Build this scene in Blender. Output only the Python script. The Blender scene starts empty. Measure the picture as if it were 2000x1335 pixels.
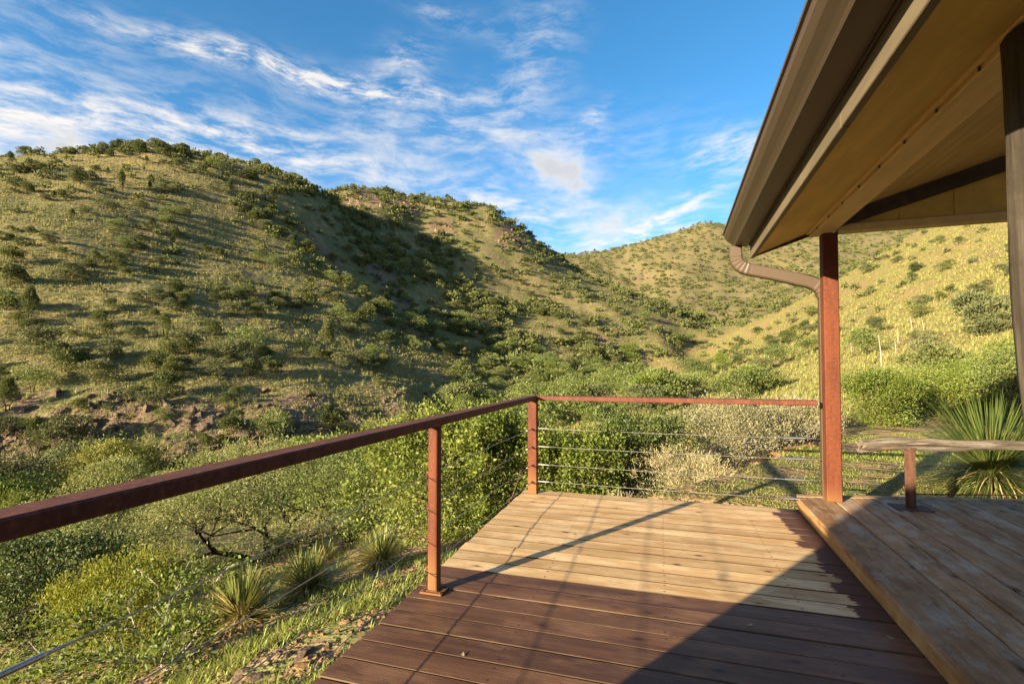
import bpy, math, random
import numpy as np
from mathutils import Vector, Matrix

random.seed(7)
S = bpy.context.scene
COL = S.collection
R = math.radians

# ------------------------------------------------------------------ camera
CAMZ = 1.37
FOC = 960.0                      # focal length in pixels of a 2000 px wide frame
cam_d = bpy.data.cameras.new('camera')
cam = bpy.data.objects.new('camera', cam_d); COL.objects.link(cam)
cam.location = (0, 0, CAMZ)
cam.rotation_euler = (R(90 + 1.6), 0, 0)
cam_d.sensor_width = 36.0
cam_d.lens = 36.0 * FOC / 2000.0
cam_d.shift_y = 0.0114
cam_d.clip_start = 0.05
cam_d.clip_end = 6000
S.camera = cam

# ------------------------------------------------------------------ light
SUN_EL = 12.0
SUN_DIR = Vector((-0.757, -0.653, 0)).normalized() * math.cos(R(SUN_EL)) + Vector((0, 0, math.sin(R(SUN_EL))))
sun_d = bpy.data.lights.new('sun', 'SUN')
sun_d.energy = 5.0
sun_d.angle = R(0.6)
sun_d.color = (1.0, 0.855, 0.59)
sun = bpy.data.objects.new('sun', sun_d); COL.objects.link(sun)
sun.rotation_euler = (-SUN_DIR).to_track_quat('-Z', 'Y').to_euler()
sun.location = (-20, -20, 20)
SKY_STRENGTH = 0.087
S.view_settings.view_transform = 'Standard'
S.view_settings.look = 'None'
S.view_settings.gamma = 1.0
S.view_settings.use_curve_mapping = False
S.view_settings.exposure = 1.95
S.cycles.use_denoising = True
S.cycles.max_bounces = 6
S.cycles.diffuse_bounces = 4
S.cycles.transparent_max_bounces = 6
S.cycles.sample_clamp_indirect = 4.0


# ------------------------------------------------------------------ node helpers
class NT:
    def __init__(s, tree):
        s.t = tree; s.n = tree.nodes; s.l = tree.links

    def new(s, typ, **kw):
        n = s.n.new(typ)
        for k, v in kw.items():
            setattr(n, k, v)
        return n

    def put(s, sock, v):
        if isinstance(v, bpy.types.NodeSocket):
            s.l.new(v, sock)
        elif v is not None:
            if isinstance(v, (tuple, list)) and len(v) == 3 and sock.type == 'RGBA':
                v = (*v, 1)
            sock.default_value = v

    def math(s, op, a, b=None, c=None, clamp=False):
        n = s.new('ShaderNodeMath', operation=op, use_clamp=clamp)
        s.put(n.inputs[0], a)
        if b is not None: s.put(n.inputs[1], b)
        if c is not None: s.put(n.inputs[2], c)
        return n.outputs[0]

    def mix(s, f, a, b, blend='MIX'):
        n = s.new('ShaderNodeMix', data_type='RGBA', blend_type=blend)
        s.put(n.inputs[0], f); s.put(n.inputs[6], a); s.put(n.inputs[7], b)
        return n.outputs[2]

    def ss(s, x, e0, e1):
        n = s.new('ShaderNodeMapRange', interpolation_type='SMOOTHSTEP')
        s.put(n.inputs[0], x); n.inputs[1].default_value = e0; n.inputs[2].default_value = e1
        return n.outputs[0]

    def noise(s, vec, scale, detail=4, rough=0.55, dist=0.0):
        n = s.new('ShaderNodeTexNoise')
        if vec is not None: s.put(n.inputs['Vector'], vec)
        n.inputs['Scale'].default_value = scale
        n.inputs['Detail'].default_value = detail
        n.inputs['Roughness'].default_value = rough
        n.inputs['Distortion'].default_value = dist
        return n.outputs['Fac']

    def mapping(s, vec, scale=(1, 1, 1), rot=(0, 0, 0), loc=(0, 0, 0)):
        n = s.new('ShaderNodeMapping')
        s.put(n.inputs[0], vec)
        n.inputs['Location'].default_value = loc
        n.inputs['Rotation'].default_value = rot
        n.inputs['Scale'].default_value = scale
        return n.outputs[0]

    def bump(s, h, strength=0.3, dist=0.01):
        n = s.new('ShaderNodeBump')
        s.put(n.inputs['Height'], h)
        n.inputs['Strength'].default_value = strength
        n.inputs['Distance'].default_value = dist
        return n.outputs[0]


def material(name):
    m = bpy.data.materials.new(name)
    m.use_nodes = True
    nt = NT(m.node_tree)
    m.node_tree.nodes.clear()
    out = nt.new('ShaderNodeOutputMaterial')
    return m, nt, out


def principled(nt, out, col, rough=0.6, metal=0.0, normal=None, spec=None):
    b = nt.new('ShaderNodeBsdfPrincipled')
    nt.put(b.inputs['Base Color'], col)
    nt.put(b.inputs['Roughness'], rough)
    b.inputs['Metallic'].default_value = metal
    if spec is not None: b.inputs['Specular IOR Level'].default_value = spec
    if normal is not None: nt.put(b.inputs['Normal'], normal)
    nt.put(out.inputs[0], b.outputs[0])
    return b


# ------------------------------------------------------------------ world: sky and clouds
def build_world():
    w = bpy.data.worlds.new('World'); S.world = w
    w.use_nodes = True
    nt = NT(w.node_tree); w.node_tree.nodes.clear()
    out = nt.new('ShaderNodeOutputWorld')
    bg = nt.new('ShaderNodeBackground')
    bg.inputs[1].default_value = SKY_STRENGTH
    nt.l.new(bg.outputs[0], out.inputs[0])
    sky = nt.new('ShaderNodeTexSky', sky_type='NISHITA')
    sky.sun_disc = False
    sky.sun_elevation = R(SUN_EL)
    sky.sun_rotation = math.atan2(SUN_DIR.x, SUN_DIR.y)
    sky.altitude = 1500; sky.air_density = 1.0; sky.dust_density = 2.2; sky.ozone_density = 3.0
    hs = nt.new('ShaderNodeHueSaturation')
    hs.inputs['Saturation'].default_value = 1.2
    hs.inputs['Hue'].default_value = 0.489
    nt.l.new(sky.outputs[0], hs.inputs['Color'])
    base = nt.mix(1.0, hs.outputs[0], (1.10, 0.93, 0.93), 'MULTIPLY')
    tc = nt.new('ShaderNodeTexCoord')
    d = tc.outputs['Generated']
    sx = nt.new('ShaderNodeSeparateXYZ'); nt.l.new(d, sx.inputs[0])
    dx, dy, dz = sx.outputs
    az = nt.math('ARCTAN2', dx, dy)
    hor = nt.math('SQRT', nt.math('ADD', nt.math('MULTIPLY', dx, dx), nt.math('MULTIPLY', dy, dy)))
    el = nt.math('ARCTAN2', dz, hor)
    cv = nt.new('ShaderNodeCombineXYZ')
    nt.put(cv.inputs[0], az); nt.put(cv.inputs[1], el)
    ang = cv.outputs[0]
    # cloud sheet coordinates: where the ray meets a flat layer
    zc = nt.math('MAXIMUM', nt.math('ADD', dz, 0.06), 0.03)
    pv = nt.new('ShaderNodeCombineXYZ')
    nt.put(pv.inputs[0], nt.math('DIVIDE', dx, zc)); nt.put(pv.inputs[1], nt.math('DIVIDE', dy, zc))
    sheet = pv.outputs[0]
    # warp
    wn = nt.new('ShaderNodeTexNoise'); nt.l.new(ang, wn.inputs['Vector'])
    wn.inputs['Scale'].default_value = 6; wn.inputs['Detail'].default_value = 2
    wv = nt.new('ShaderNodeVectorMath', operation='MULTIPLY_ADD')
    nt.l.new(wn.outputs['Color'], wv.inputs[0]); wv.inputs[1].default_value = (0.07, 0.05, 0); wv.inputs[2].default_value = (-0.035, -0.025, 0)
    wa = nt.new('ShaderNodeVectorMath', operation='ADD')
    nt.l.new(ang, wa.inputs[0]); nt.l.new(wv.outputs[0], wa.inputs[1])
    wang = wa.outputs[0]
    fluff = nt.noise(nt.mapping(wang, (1, 1.6, 1)), 9, 5, 0.60)
    fine = nt.noise(nt.mapping(wang, (0.7, 2.6, 1), (0, 0, R(3))), 16, 8, 0.66)
    cirr = nt.noise(nt.mapping(sheet, (0.30, 1.15, 1), (0, 0, R(62)), (3.1, 1.7, 0)), 1.5, 4, 0.6)

    def ae(px, py):
        a = math.atan((px - 1000) / FOC)
        return a, math.atan((717 - py) / FOC * math.cos(a))

    def blob(px, py, lpx, wpx, deg, soft=1.0):
        a, e = ae(px, py)
        k = math.cos(a) ** 2
        v = nt.mapping(wang if soft else ang, (1, 1, 1), (0, 0, 0), (-a, -e, 0))
        v = nt.mapping(v, (1, 1, 1), (0, 0, R(-deg)))
        v = nt.mapping(v, (FOC / (lpx * k), FOC / (wpx * math.sqrt(k)), 0))
        ln = nt.new('ShaderNodeVectorMath', operation='LENGTH'); nt.l.new(v, ln.inputs[0])
        r = ln.outputs['Value']
        return nt.math('EXPONENT', nt.math('MULTIPLY', nt.math('MULTIPLY', r, r), -1.0))

    def total(items):
        acc = None
        for (px, py, l, wd, dg, st) in items:
            b = nt.math('MULTIPLY', blob(px, py, l, wd, dg), st)
            acc = b if acc is None else nt.math('ADD', acc, b)
        return acc

    thin = total([
        (610, 138, 300, 18, 1, 1.5), (420, 100, 90, 16, 4, 0.5), (950, 255, 330, 50, -5, 0.6), (1040, 110, 60, 100, -35, 0.45),
        (790, 105, 55, 28, 22, 0.8), (60, 60, 330, 60, 6, 0.3), (300, 240, 330, 45, 7, 0.85),
        (980, 405, 260, 42, -8, 0.95), (1330, 400, 130, 26, 24, 1.1), (1420, 292, 80, 30, 3, 1.0),
        (560, 300, 260, 55, 1, 0.7), (1165, 215, 40, 16, 25, 0.6), (1200, 480, 200, 30, 4, 0.8), (880, 20, 90, 16, -12, 0.4),
        (1300, 470, 150, 30, 20, 0.5), (-150, 200, 400, 120, 0, 1.1)])
    puff = total([
        (1070, 318, 90, 45, -14, 1.7), (1130, 365, 42, 42, -45, 1.3), (765, 325, 85, 44, 0, 1.4), (1205, 440, 80, 40, 12, 1.5),
        (40, 265, 190, 60, -4, 1.25), (-200, 300, 300, 90, 0, 1.2), (150, 285, 130, 40, -12, 0.9)])
    # cloud added to the left and behind, mostly out of view, for fill light
    west_fill = nt.ss(nt.math('ADD', nt.math('MULTIPLY', dx, -0.8), nt.math('MULTIPLY', dy, -0.6)), -0.05, 0.9)
    general = nt.math('MULTIPLY', nt.ss(nt.math('ADD', cirr, nt.math('MULTIPLY', west_fill, 0.22)), 0.50, 0.85), nt.math('ADD', nt.math('MULTIPLY', west_fill, 0.68), 0.18))
    t_d = nt.math('MULTIPLY', thin, nt.ss(fine, 0.36, 0.74))
    p_d = nt.math('MULTIPLY', puff, nt.ss(fluff, 0.30, 0.85))
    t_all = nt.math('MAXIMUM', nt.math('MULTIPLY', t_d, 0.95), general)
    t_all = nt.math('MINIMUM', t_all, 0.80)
    p_all = nt.math('MINIMUM', nt.math('MULTIPLY', p_d, 1.0), 0.88)
    # clouds turn grey in their thick middle
    core = nt.ss(p_d, 0.30, 1.15)
    pcol = nt.mix(core, (3.2, 3.0, 2.75), (2.25, 2.2, 2.15))
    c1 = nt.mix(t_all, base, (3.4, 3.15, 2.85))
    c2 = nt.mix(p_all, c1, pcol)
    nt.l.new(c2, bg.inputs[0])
    w.cycles.sampling_method = 'MANUAL'; w.cycles.sample_map_resolution = 256


build_world()


# ------------------------------------------------------------------ mesh helpers
def mesh_np(name, V, F, mat, smooth=False, attrs=None):
    me = bpy.data.meshes.new(name)
    V = np.asarray(V, dtype=np.float32).reshape(-1, 3)
    Fs = F if isinstance(F, list) else [F]
    Fs = [np.asarray(f, dtype=np.int32) for f in Fs if len(f)]
    loops = np.concatenate([f.reshape(-1) for f in Fs])
    counts = np.concatenate([np.full(len(f), f.shape[1], dtype=np.int32) for f in Fs])
    starts = np.concatenate([[0], np.cumsum(counts)[:-1]]).astype(np.int32)
    me.vertices.add(len(V)); me.vertices.foreach_set('co', V.reshape(-1))
    me.loops.add(len(loops)); me.loops.foreach_set('vertex_index', loops)
    me.polygons.add(len(counts)); me.polygons.foreach_set('loop_start', starts)
    me.polygons.foreach_set('loop_total', counts)
    me.polygons.foreach_set('use_smooth', np.full(len(counts), smooth, dtype=bool))
    if attrs:
        for k, a in attrs.items():
            at = me.attributes.new(k, 'FLOAT', 'POINT')
            at.data.foreach_set('value', np.asarray(a, dtype=np.float32))
    me.update(calc_edges=True)
    me.validate()
    if mat is not None:
        me.materials.append(mat)
    return me


def obj(name, me, parent=None, loc=(0, 0, 0), rot=(0, 0, 0), scale=(1, 1, 1)):
    o = bpy.data.objects.new(name, me); COL.objects.link(o)
    o.parent = parent; o.location = loc; o.rotation_euler = rot; o.scale = scale
    return o


def tag(o, label=None, cat=None, group=None, kind=None):
    if label: o['label'] = label
    if cat: o['category'] = cat
    if group: o['group'] = group
    if kind: o['kind'] = kind
    return o


class MB:
    """collects shapes into one mesh"""
    def __init__(s):
        s.V = []; s.Q = []; s.T = []; s.N = []; s.n = 0

    def add(s, V, faces):
        V = [tuple(p) for p in V]
        for f in faces:
            f = tuple(i + s.n for i in f)
            (s.Q if len(f) == 4 else s.T if len(f) == 3 else s.N).append(f)
        s.V += V; s.n += len(V)
        return s

    def box(s, x0, x1, y0, y1, z0, z1):
        V = [(x, y, z) for z in (z0, z1) for y in (y0, y1) for x in (x0, x1)]
        return s.add(V, [(0, 2, 3, 1), (4, 5, 7, 6), (0, 1, 5, 4), (2, 6, 7, 3), (0, 4, 6, 2), (1, 3, 7, 5)])

    def bar(s, axis, a0, a1, prof, end0=None, end1=None):
        """prof: list of 2-D points (the other two axes in cyclic order x->yz, y->xz, z->xy) extruded along axis"""
        V = []
        for k, a in enumerate((a0, a1)):
            fn = (end0, end1)[k]
            for (p, q) in prof:
                aa = a if fn is None else fn(p, q)
                V.append({'x': (aa, p, q), 'y': (p, aa, q), 'z': (p, q, aa)}[axis])
        n = len(prof)
        fs = [(i, (i + 1) % n, n + (i + 1) % n, n + i) for i in range(n)]
        fs += [tuple(range(n))[::-1], tuple(range(n, 2 * n))]
        return s.add(V, fs)

    def tube(s, pts, rad, sides=8, cap=True):
        pts = [Vector(p) for p in pts]
        n = len(pts)
        rad = [rad] * n if isinstance(rad, (int, float)) else list(rad)
        V = []; base = None
        for i, p in enumerate(pts):
            t = (pts[min(i + 1, n - 1)] - pts[max(i - 1, 0)])
            t = t.normalized() if t.length > 1e-9 else Vector((0, 0, 1))
            if base is None:
                base = t.orthogonal().normalized()
            base = (base - t * base.dot(t))
            base = base.normalized() if base.length > 1e-6 else t.orthogonal().normalized()
            bi = t.cross(base)
            for k in range(sides):
                a = 2 * math.pi * k / sides
                V.append(p + (base * math.cos(a) + bi * math.sin(a)) * rad[i])
        fs = []
        for i in range(n - 1):
            for k in range(sides):
                k2 = (k + 1) % sides
                fs.append((i * sides + k, i * sides + k2, (i + 1) * sides + k2, (i + 1) * sides + k))
        if cap:
            fs.append(tuple(range(sides))[::-1])
            fs.append(tuple(range((n - 1) * sides, n * sides)))
        return s.add(V, fs)

    def ring(s, c, axis, R0, r0, n=16, m=6):
        c = Vector(c); ax = Vector(axis).normalized(); e1 = ax.orthogonal().normalized(); e2 = ax.cross(e1)
        V = []
        for i in range(n):
            a = 2 * math.pi * i / n
            d = e1 * math.cos(a) + e2 * math.sin(a)
            for j in range(m):
                b = 2 * math.pi * j / m
                V.append(c + d * (R0 + r0 * math.cos(b)) + ax * r0 * math.sin(b))
        fs = [(i * m + j, ((i + 1) % n) * m + j, ((i + 1) % n) * m + (j + 1) % m, i * m + (j + 1) % m) for i in range(n) for j in range(m)]
        return s.add(V, fs)

    def mesh(s, name, mat, smooth=False):
        me = bpy.data.meshes.new(name)
        me.from_pydata(s.V, [], s.Q + s.T + s.N)
        me.update()
        if smooth:
            me.polygons.foreach_set('use_smooth', np.full(len(me.polygons), True))
            me.set_sharp_from_angle(angle=R(35))
        me.materials.append(mat)
        return me


def cham(x0, x1, z0, z1, b=0.004):
    return [(x0 + b, z0), (x1 - b, z0), (x1, z0 + b), (x1, z1 - b), (x1 - b, z1), (x0 + b, z1), (x0, z1 - b), (x0, z0 + b)]


# ------------------------------------------------------------------ numpy noise
_rs = np.random.RandomState(11)
_perm = _rs.permutation(512)
_perm = np.concatenate([_perm, _perm])
_ga = _rs.rand(512) * 2 * np.pi
_gx, _gy = np.cos(_ga), np.sin(_ga)


def perlin(x, y):
    xi = np.floor(x).astype(int); yi = np.floor(y).astype(int)
    xf = x - xi; yf = y - yi
    u = xf * xf * xf * (xf * (xf * 6 - 15) + 10); v = yf * yf * yf * (yf * (yf * 6 - 15) + 10)

    def g(ix, iy, fx, fy):
        h = _perm[(_perm[ix & 511] + iy) & 511]
        return _gx[h] * fx + _gy[h] * fy
    a = g(xi, yi, xf, yf); b = g(xi + 1, yi, xf - 1, yf)
    c = g(xi, yi + 1, xf, yf - 1); d = g(xi + 1, yi + 1, xf - 1, yf - 1)
    return (a * (1 - u) + b * u) * (1 - v) + (c * (1 - u) + d * u) * v


def fbm(x, y, oct=4, gain=0.5, ridged=False):
    t = 0; amp = 1.0
    for o in range(oct):
        n = perlin(x * 2 ** o + 17.3 * o, y * 2 ** o - 9.1 * o)
        t = t + amp * ((0.5 - np.abs(n)) if ridged else n)
        amp *= gain
    return t


# ------------------------------------------------------------------ terrain surface
# landmarks of the valley: (bearing as pixel column, pixel row, distance ahead in metres)
PTS = []
def P(*a): PTS.extend(a)
# big hill across the creek: crest, face, foot, creek bed
P((-900, 400, 90), (-500, 340, 115), (0, 320, 150), (150, 309, 165), (300, 301, 180), (420, 322, 188), (540, 350, 206), (620, 378, 228))
P((-500, 600, 75), (0, 450, 112), (150, 440, 122), (300, 420, 143), (450, 440, 158), (560, 450, 172), (640, 460, 192))
P((0, 600, 84), (200, 595, 90), (400, 590, 104), (600, 590, 124), (700, 560, 158))
P((-500, 750, 55), (0, 700, 67), (200, 695, 71), (400, 690, 77), (600, 690, 88), (740, 690, 108))
P((0, 800, 55), (200, 785, 57), (400, 770, 60), (600, 770, 66), (780, 750, 80), (880, 760, 92))
P((0, 880, 50), (200, 868, 51), (400, 865, 52), (600, 868, 54), (740, 850, 61), (860, 815, 76))
P((-600, 1010, 26), (-200, 1000, 30), (0, 975, 35), (200, 965, 37), (400, 950, 38), (600, 935, 40), (760, 905, 46), (900, 850, 62), (1000, 800, 88))
P((690, 493, 205), (790, 597, 177), (890, 683, 150), (960, 735, 125))
# side gully behind the hill
P((665, 406, 282), (750, 455, 262), (850, 533, 235), (950, 614, 205), (1050, 692, 172), (1100, 745, 122))
# second ridge with the cliffs
P((560, 385, 285), (640, 386, 295), (690, 388, 300), (760, 393, 315), (860, 407, 335), (930, 412, 342), (1000, 438, 350), (1050, 472, 352), (1095, 505, 350), (1170, 548, 340), (1250, 580, 325), (1330, 612, 310), (1420, 642, 288))
P((800, 450, 292), (900, 500, 276), (1000, 560, 256), (1100, 605, 240), (1200, 642, 222), (1300, 675, 200), (1160, 685, 188))
P((0, 380, 260), (300, 370, 300), (560, 420, 420), (700, 440, 500), (900, 480, 530), (1040, 560, 540), (1150, 610, 520), (1270, 640, 490), (1370, 652, 450))
# far ridge
P((900, 520, 800), (1000, 500, 800), (1095, 499, 810), (1250, 480, 820), (1330, 458, 850), (1390, 436, 880), (1440, 448, 890), (1520, 450, 900), (1600, 440, 900), (1820, 430, 900), (2000, 430, 900))
P((1150, 550, 660), (1300, 560, 630), (1400, 560, 630), (1500, 520, 720), (1600, 540, 620), (1300, 612, 530), (1430, 636, 485), (1550, 612, 490), (1700, 500, 740), (1240, 590, 610))
P((0, 480, 800), (500, 500, 900), (900, 560, 1200), (1200, 540, 1200), (1400, 520, 1250), (1600, 520, 1250), (1900, 520, 1250), (0, 600, 1600), (700, 620, 1700), (1300, 620, 1700), (2000, 620, 1700))
# hill on this side of the creek, rising behind the house
P((1420, 657, 235), (1490, 628, 222), (1560, 592, 212), (1640, 550, 202), (1720, 503, 195), (1820, 450, 190), (1980, 372, 188), (2300, 240, 180), (2900, 100, 150))
P((1340, 702, 205), (1280, 738, 180), (1980, 450, 130), (1850, 520, 122), (1750, 578, 120), (1980, 550, 76), (1800, 620, 80), (1650, 642, 95), (1500, 675, 120), (1400, 712, 122), (1300, 744, 122), (1190, 755, 112))
P((1980, 640, 42), (1800, 690, 40), (1650, 712, 43), (1500, 748, 52), (1400, 764, 56), (1300, 778, 58), (1150, 792, 58), (1050, 800, 72), (2500, 560, 45))
P((1820, 520, 330), (1640, 600, 340), (1980, 480, 350))
# close ground: lawn, bank, slope below the deck
P((1980, 785, 16), (1800, 795, 16), (1650, 805, 16), (2300, 800, 14), (1700, 862, 9.5), (1980, 866, 8.5), (2300, 900, 7), (1700, 945, 6.0), (2000, 950, 5.6), (1560, 885, 9.2), (1480, 930, 7.6))
P((1390, 985, 7.0), (1200, 1010, 8), (1100, 1020, 8.5), (1300, 905, 12.5), (1150, 920, 14), (1150, 880, 20), (1150, 855, 30), (1150, 825, 42), (1450, 830, 22), (1500, 800, 32))
P((950, 1010, 9), (900, 965, 14), (800, 965, 18), (700, 975, 23), (950, 905, 25), (900, 890, 35))
P((750, 1160, 4.6), (600, 1290, 3.2), (500, 1250, 4.0), (300, 1255, 5.0), (0, 1280, 5.5), (550, 1115, 9), (200, 1125, 10), (0, 1130, 11), (500, 1060, 14), (200, 1040, 18), (0, 1035, 20), (-500, 1250, 8))


def lm(px, py, d):
    x = (px - 1000) / FOC * d
    z = (717 - py) / FOC * d + CAMZ
    return x, d, z


_c = np.array([lm(*p) for p in PTS])
ext = [(-2.0, 0.5, -0.6), (0, 1.5, -0.45), (2, 3, -0.4), (-3, -3, -0.9), (3, -2, -0.3), (0, -6, -0.3), (8, -3, 0.3), (-12, -8, -2.5), (0, -40, 4), (40, -20, 12), (-45, -25, -6),
       (150, 0, 60), (-150, -60, 10), (0, -250, 25), (300, -300, 60), (-400, -300, 30), (0, -1500, 60), (1500, -300, 100), (-1500, 0, 100), (1500, 600, 100), (-900, 300, 60)]
_c = np.vstack([_c, np.array(ext)])


def _q(x, y):
    r = np.sqrt(x * x + y * y) + 1e-6
    a = np.arctan2(x, y)
    return 2.3 * np.sin(a), 2.3 * np.cos(a), np.log(r + 0.7), r


_qx, _qy, _ql, _qr = _q(_c[:, 0], _c[:, 1])
_val = (_c[:, 2] - CAMZ * 0) / (_qr + 3.0)
_C2 = 0.10 ** 2


def _ker(ax, ay, al, bx, by, bl):
    return np.sqrt((ax[:, None] - bx) ** 2 + (ay[:, None] - by) ** 2 + (al[:, None] - bl) ** 2 + _C2)


_n = len(_qx)
_A = np.zeros((_n + 1, _n + 1))
_A[:_n, :_n] = _ker(_qx, _qy, _ql, _qx, _qy, _ql) - np.eye(_n) * 0.004
_A[:_n, _n] = 1; _A[_n, :_n] = 1
_w = np.linalg.solve(_A, np.concatenate([_val, [0]]))

A_D, A_H = R(16.7), R(18.3)


def to_frame(x, y, a):
    return x * math.sin(a) + y * math.cos(a), x * math.cos(a) - y * math.sin(a)    # u, v


def BANK(u):
    """edge of the lawn, left of it the ground drops"""
    return 0.20 + 0.64 * np.maximum(u - 6.74, -2.0)


def surface(x, y):
    shp = np.shape(x)
    x = np.asarray(x, float).ravel(); y = np.asarray(y, float).ravel()
    z = np.empty_like(x)
    for i in range(0, len(x), 20000):
        sl = slice(i, i + 20000)
        qx, qy, ql, r = _q(x[sl], y[sl])
        z[sl] = (_ker(qx, qy, ql, _qx, _qy, _ql) @ _w[:_n] + _w[_n]) * (r + 3.0)
    r = np.sqrt(x * x + y * y)
    far = np.clip((r - 30) / 60, 0, 1)
    vfar = np.clip((r - 150) / 200, 0, 1)
    # ribs and small gullies running down the slopes
    z += far * 2.2 * fbm(x / 42, y / 42, 4, 0.5)
    z += vfar * 12.0 * (fbm(x / 105 + 3, y / 105, 4, 0.52, True) - 0.55)
    z += far * 0.45 * fbm(x / 7, y / 7, 3, 0.6)
    z += np.clip((r - 6) / 20, 0, 1) * 0.25 * fbm(x / 6, y / 6, 3)
    z += np.clip((r - 2) / 4, 0, 1) * 0.07 * fbm(x / 1.1, y / 1.1, 3)
    # rocky steps along the foot of the big hill
    px = 1000 + FOC * x / np.maximum(y, 1)
    band = np.clip(1 - np.abs((y - 54 - np.clip((px - 500) * 0.045, -3, 25)) / 9.0), 0, 1) * (px < 930) * (y > 20)
    band = band * np.clip(0.65 + 1.3 * fbm(x / 14 + 2, y / 10, 2), 0, 1)
    st = fbm(x / 7 + 5, y / 7, 4, 0.6, True)
    z += band * 2.4 * (st - 0.45)
    z += band * 1.1 * fbm(x / 2.4, y / 2.4, 3, 0.6, True)
    # keep the soil under the decks
    u, v = to_frame(x, y, A_D)
    und = (u < 5.6) & (v > -1.65) & (u > -8) & (v < 9)
    z = np.where(und, np.minimum(z, -0.38), z)
    edge = np.clip((5.85 - u) / 0.3, 0, 1) * np.clip((v + 2.1) / 0.5, 0, 1) * (u > -8)
    z = np.where(edge > 0, np.minimum(z, -0.38 * edge + (1 - edge) * z), z)
    # the lawn behind the platform is level
    lawn = np.clip((v - BANK(u)) / 0.22, 0, 1) * np.clip((u - 5.5) / 0.3, 0, 1) * np.clip((11.6 - u) / 1.5, 0, 1) * np.clip((9 - v) / 2, 0, 1)
    z = z * (1 - lawn) + lawn * (-0.10 + 0.02 * fbm(x / 0.9, y / 0.9, 2))
    z += 0.15 * np.exp(-((v - BANK(u) + 0.10) / 0.17) ** 2) * np.clip((u - 5.75) / 0.3, 0, 1) * np.clip((11.3 - u) / 0.6, 0, 1) * (0.75 + 0.9 * fbm(x / 0.35, y / 0.35, 2))
    return z.reshape(shp)


# polar sheet: fine where the camera looks, coarser behind
_azv = np.concatenate([np.linspace(R(-56), R(56), 560), np.linspace(R(56), R(304), 130)[1:-1]])
_rad = np.concatenate([[0.4], np.exp(np.linspace(np.log(1.0), np.log(1750), 440)), [2500, 4000]])
_AZ, _RR = np.meshgrid(_azv, _rad, indexing='ij')
_GX = _RR * np.sin(_AZ); _GY = _RR * np.cos(_AZ)
_GZ = surface(_GX, _GY)
_na, _nr = _GX.shape


def ground_z(x, y):
    """height of the terrain sheet at x, y (bilinear on the polar grid)"""
    x = np.asarray(x, float); y = np.asarray(y, float)
    a = np.arctan2(x, y); r = np.hypot(x, y)
    ia = np.interp(a, _azv[:560], np.arange(560.0))
    ir = np.interp(r, _rad, np.arange(float(_nr)))
    i0 = np.clip(ia.astype(int), 0, 558); j0 = np.clip(ir.astype(int), 0, _nr - 2)
    fa = ia - i0; fr = ir - j0
    z = (_GZ[i0, j0] * (1 - fa) + _GZ[i0 + 1, j0] * fa) * (1 - fr) + (_GZ[i0, j0 + 1] * (1 - fa) + _GZ[i0 + 1, j0 + 1] * fa) * fr
    return z


_HOR = np.maximum.accumulate((_GZ - CAMZ) / _RR, axis=1)      # skyline so far, per bearing


def visible(x, y, h):
    a = np.arctan2(x, y); r = np.hypot(x, y)
    i = np.clip(np.interp(a, _azv[:560], np.arange(560.0)).round().astype(int), 0, 559)
    j = np.clip(np.interp(r, _rad, np.arange(float(_nr))).astype(int) - 1, 0, _nr - 1)
    return (ground_z(x, y) + h - CAMZ) / r > _HOR[i, j]


def at(px, d):
    """point on the ground on bearing px, d metres ahead"""
    x = (px - 1000) / FOC * d
    return float(x), float(d), float(ground_z(x, d))


def cast(px, py, dmin=2.0):
    """first ground point seen in the direction px, py"""
    ds = np.exp(np.linspace(math.log(dmin), math.log(1500), 1500))
    xs = (px - 1000) / FOC * ds
    zs = (717 - py) / FOC * ds + CAMZ
    g = ground_z(xs, ds)
    k = np.argmax(g > zs)
    if not (g > zs).any(): return None
    return float(xs[k]), float(ds[k]), float(g[k])


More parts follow.
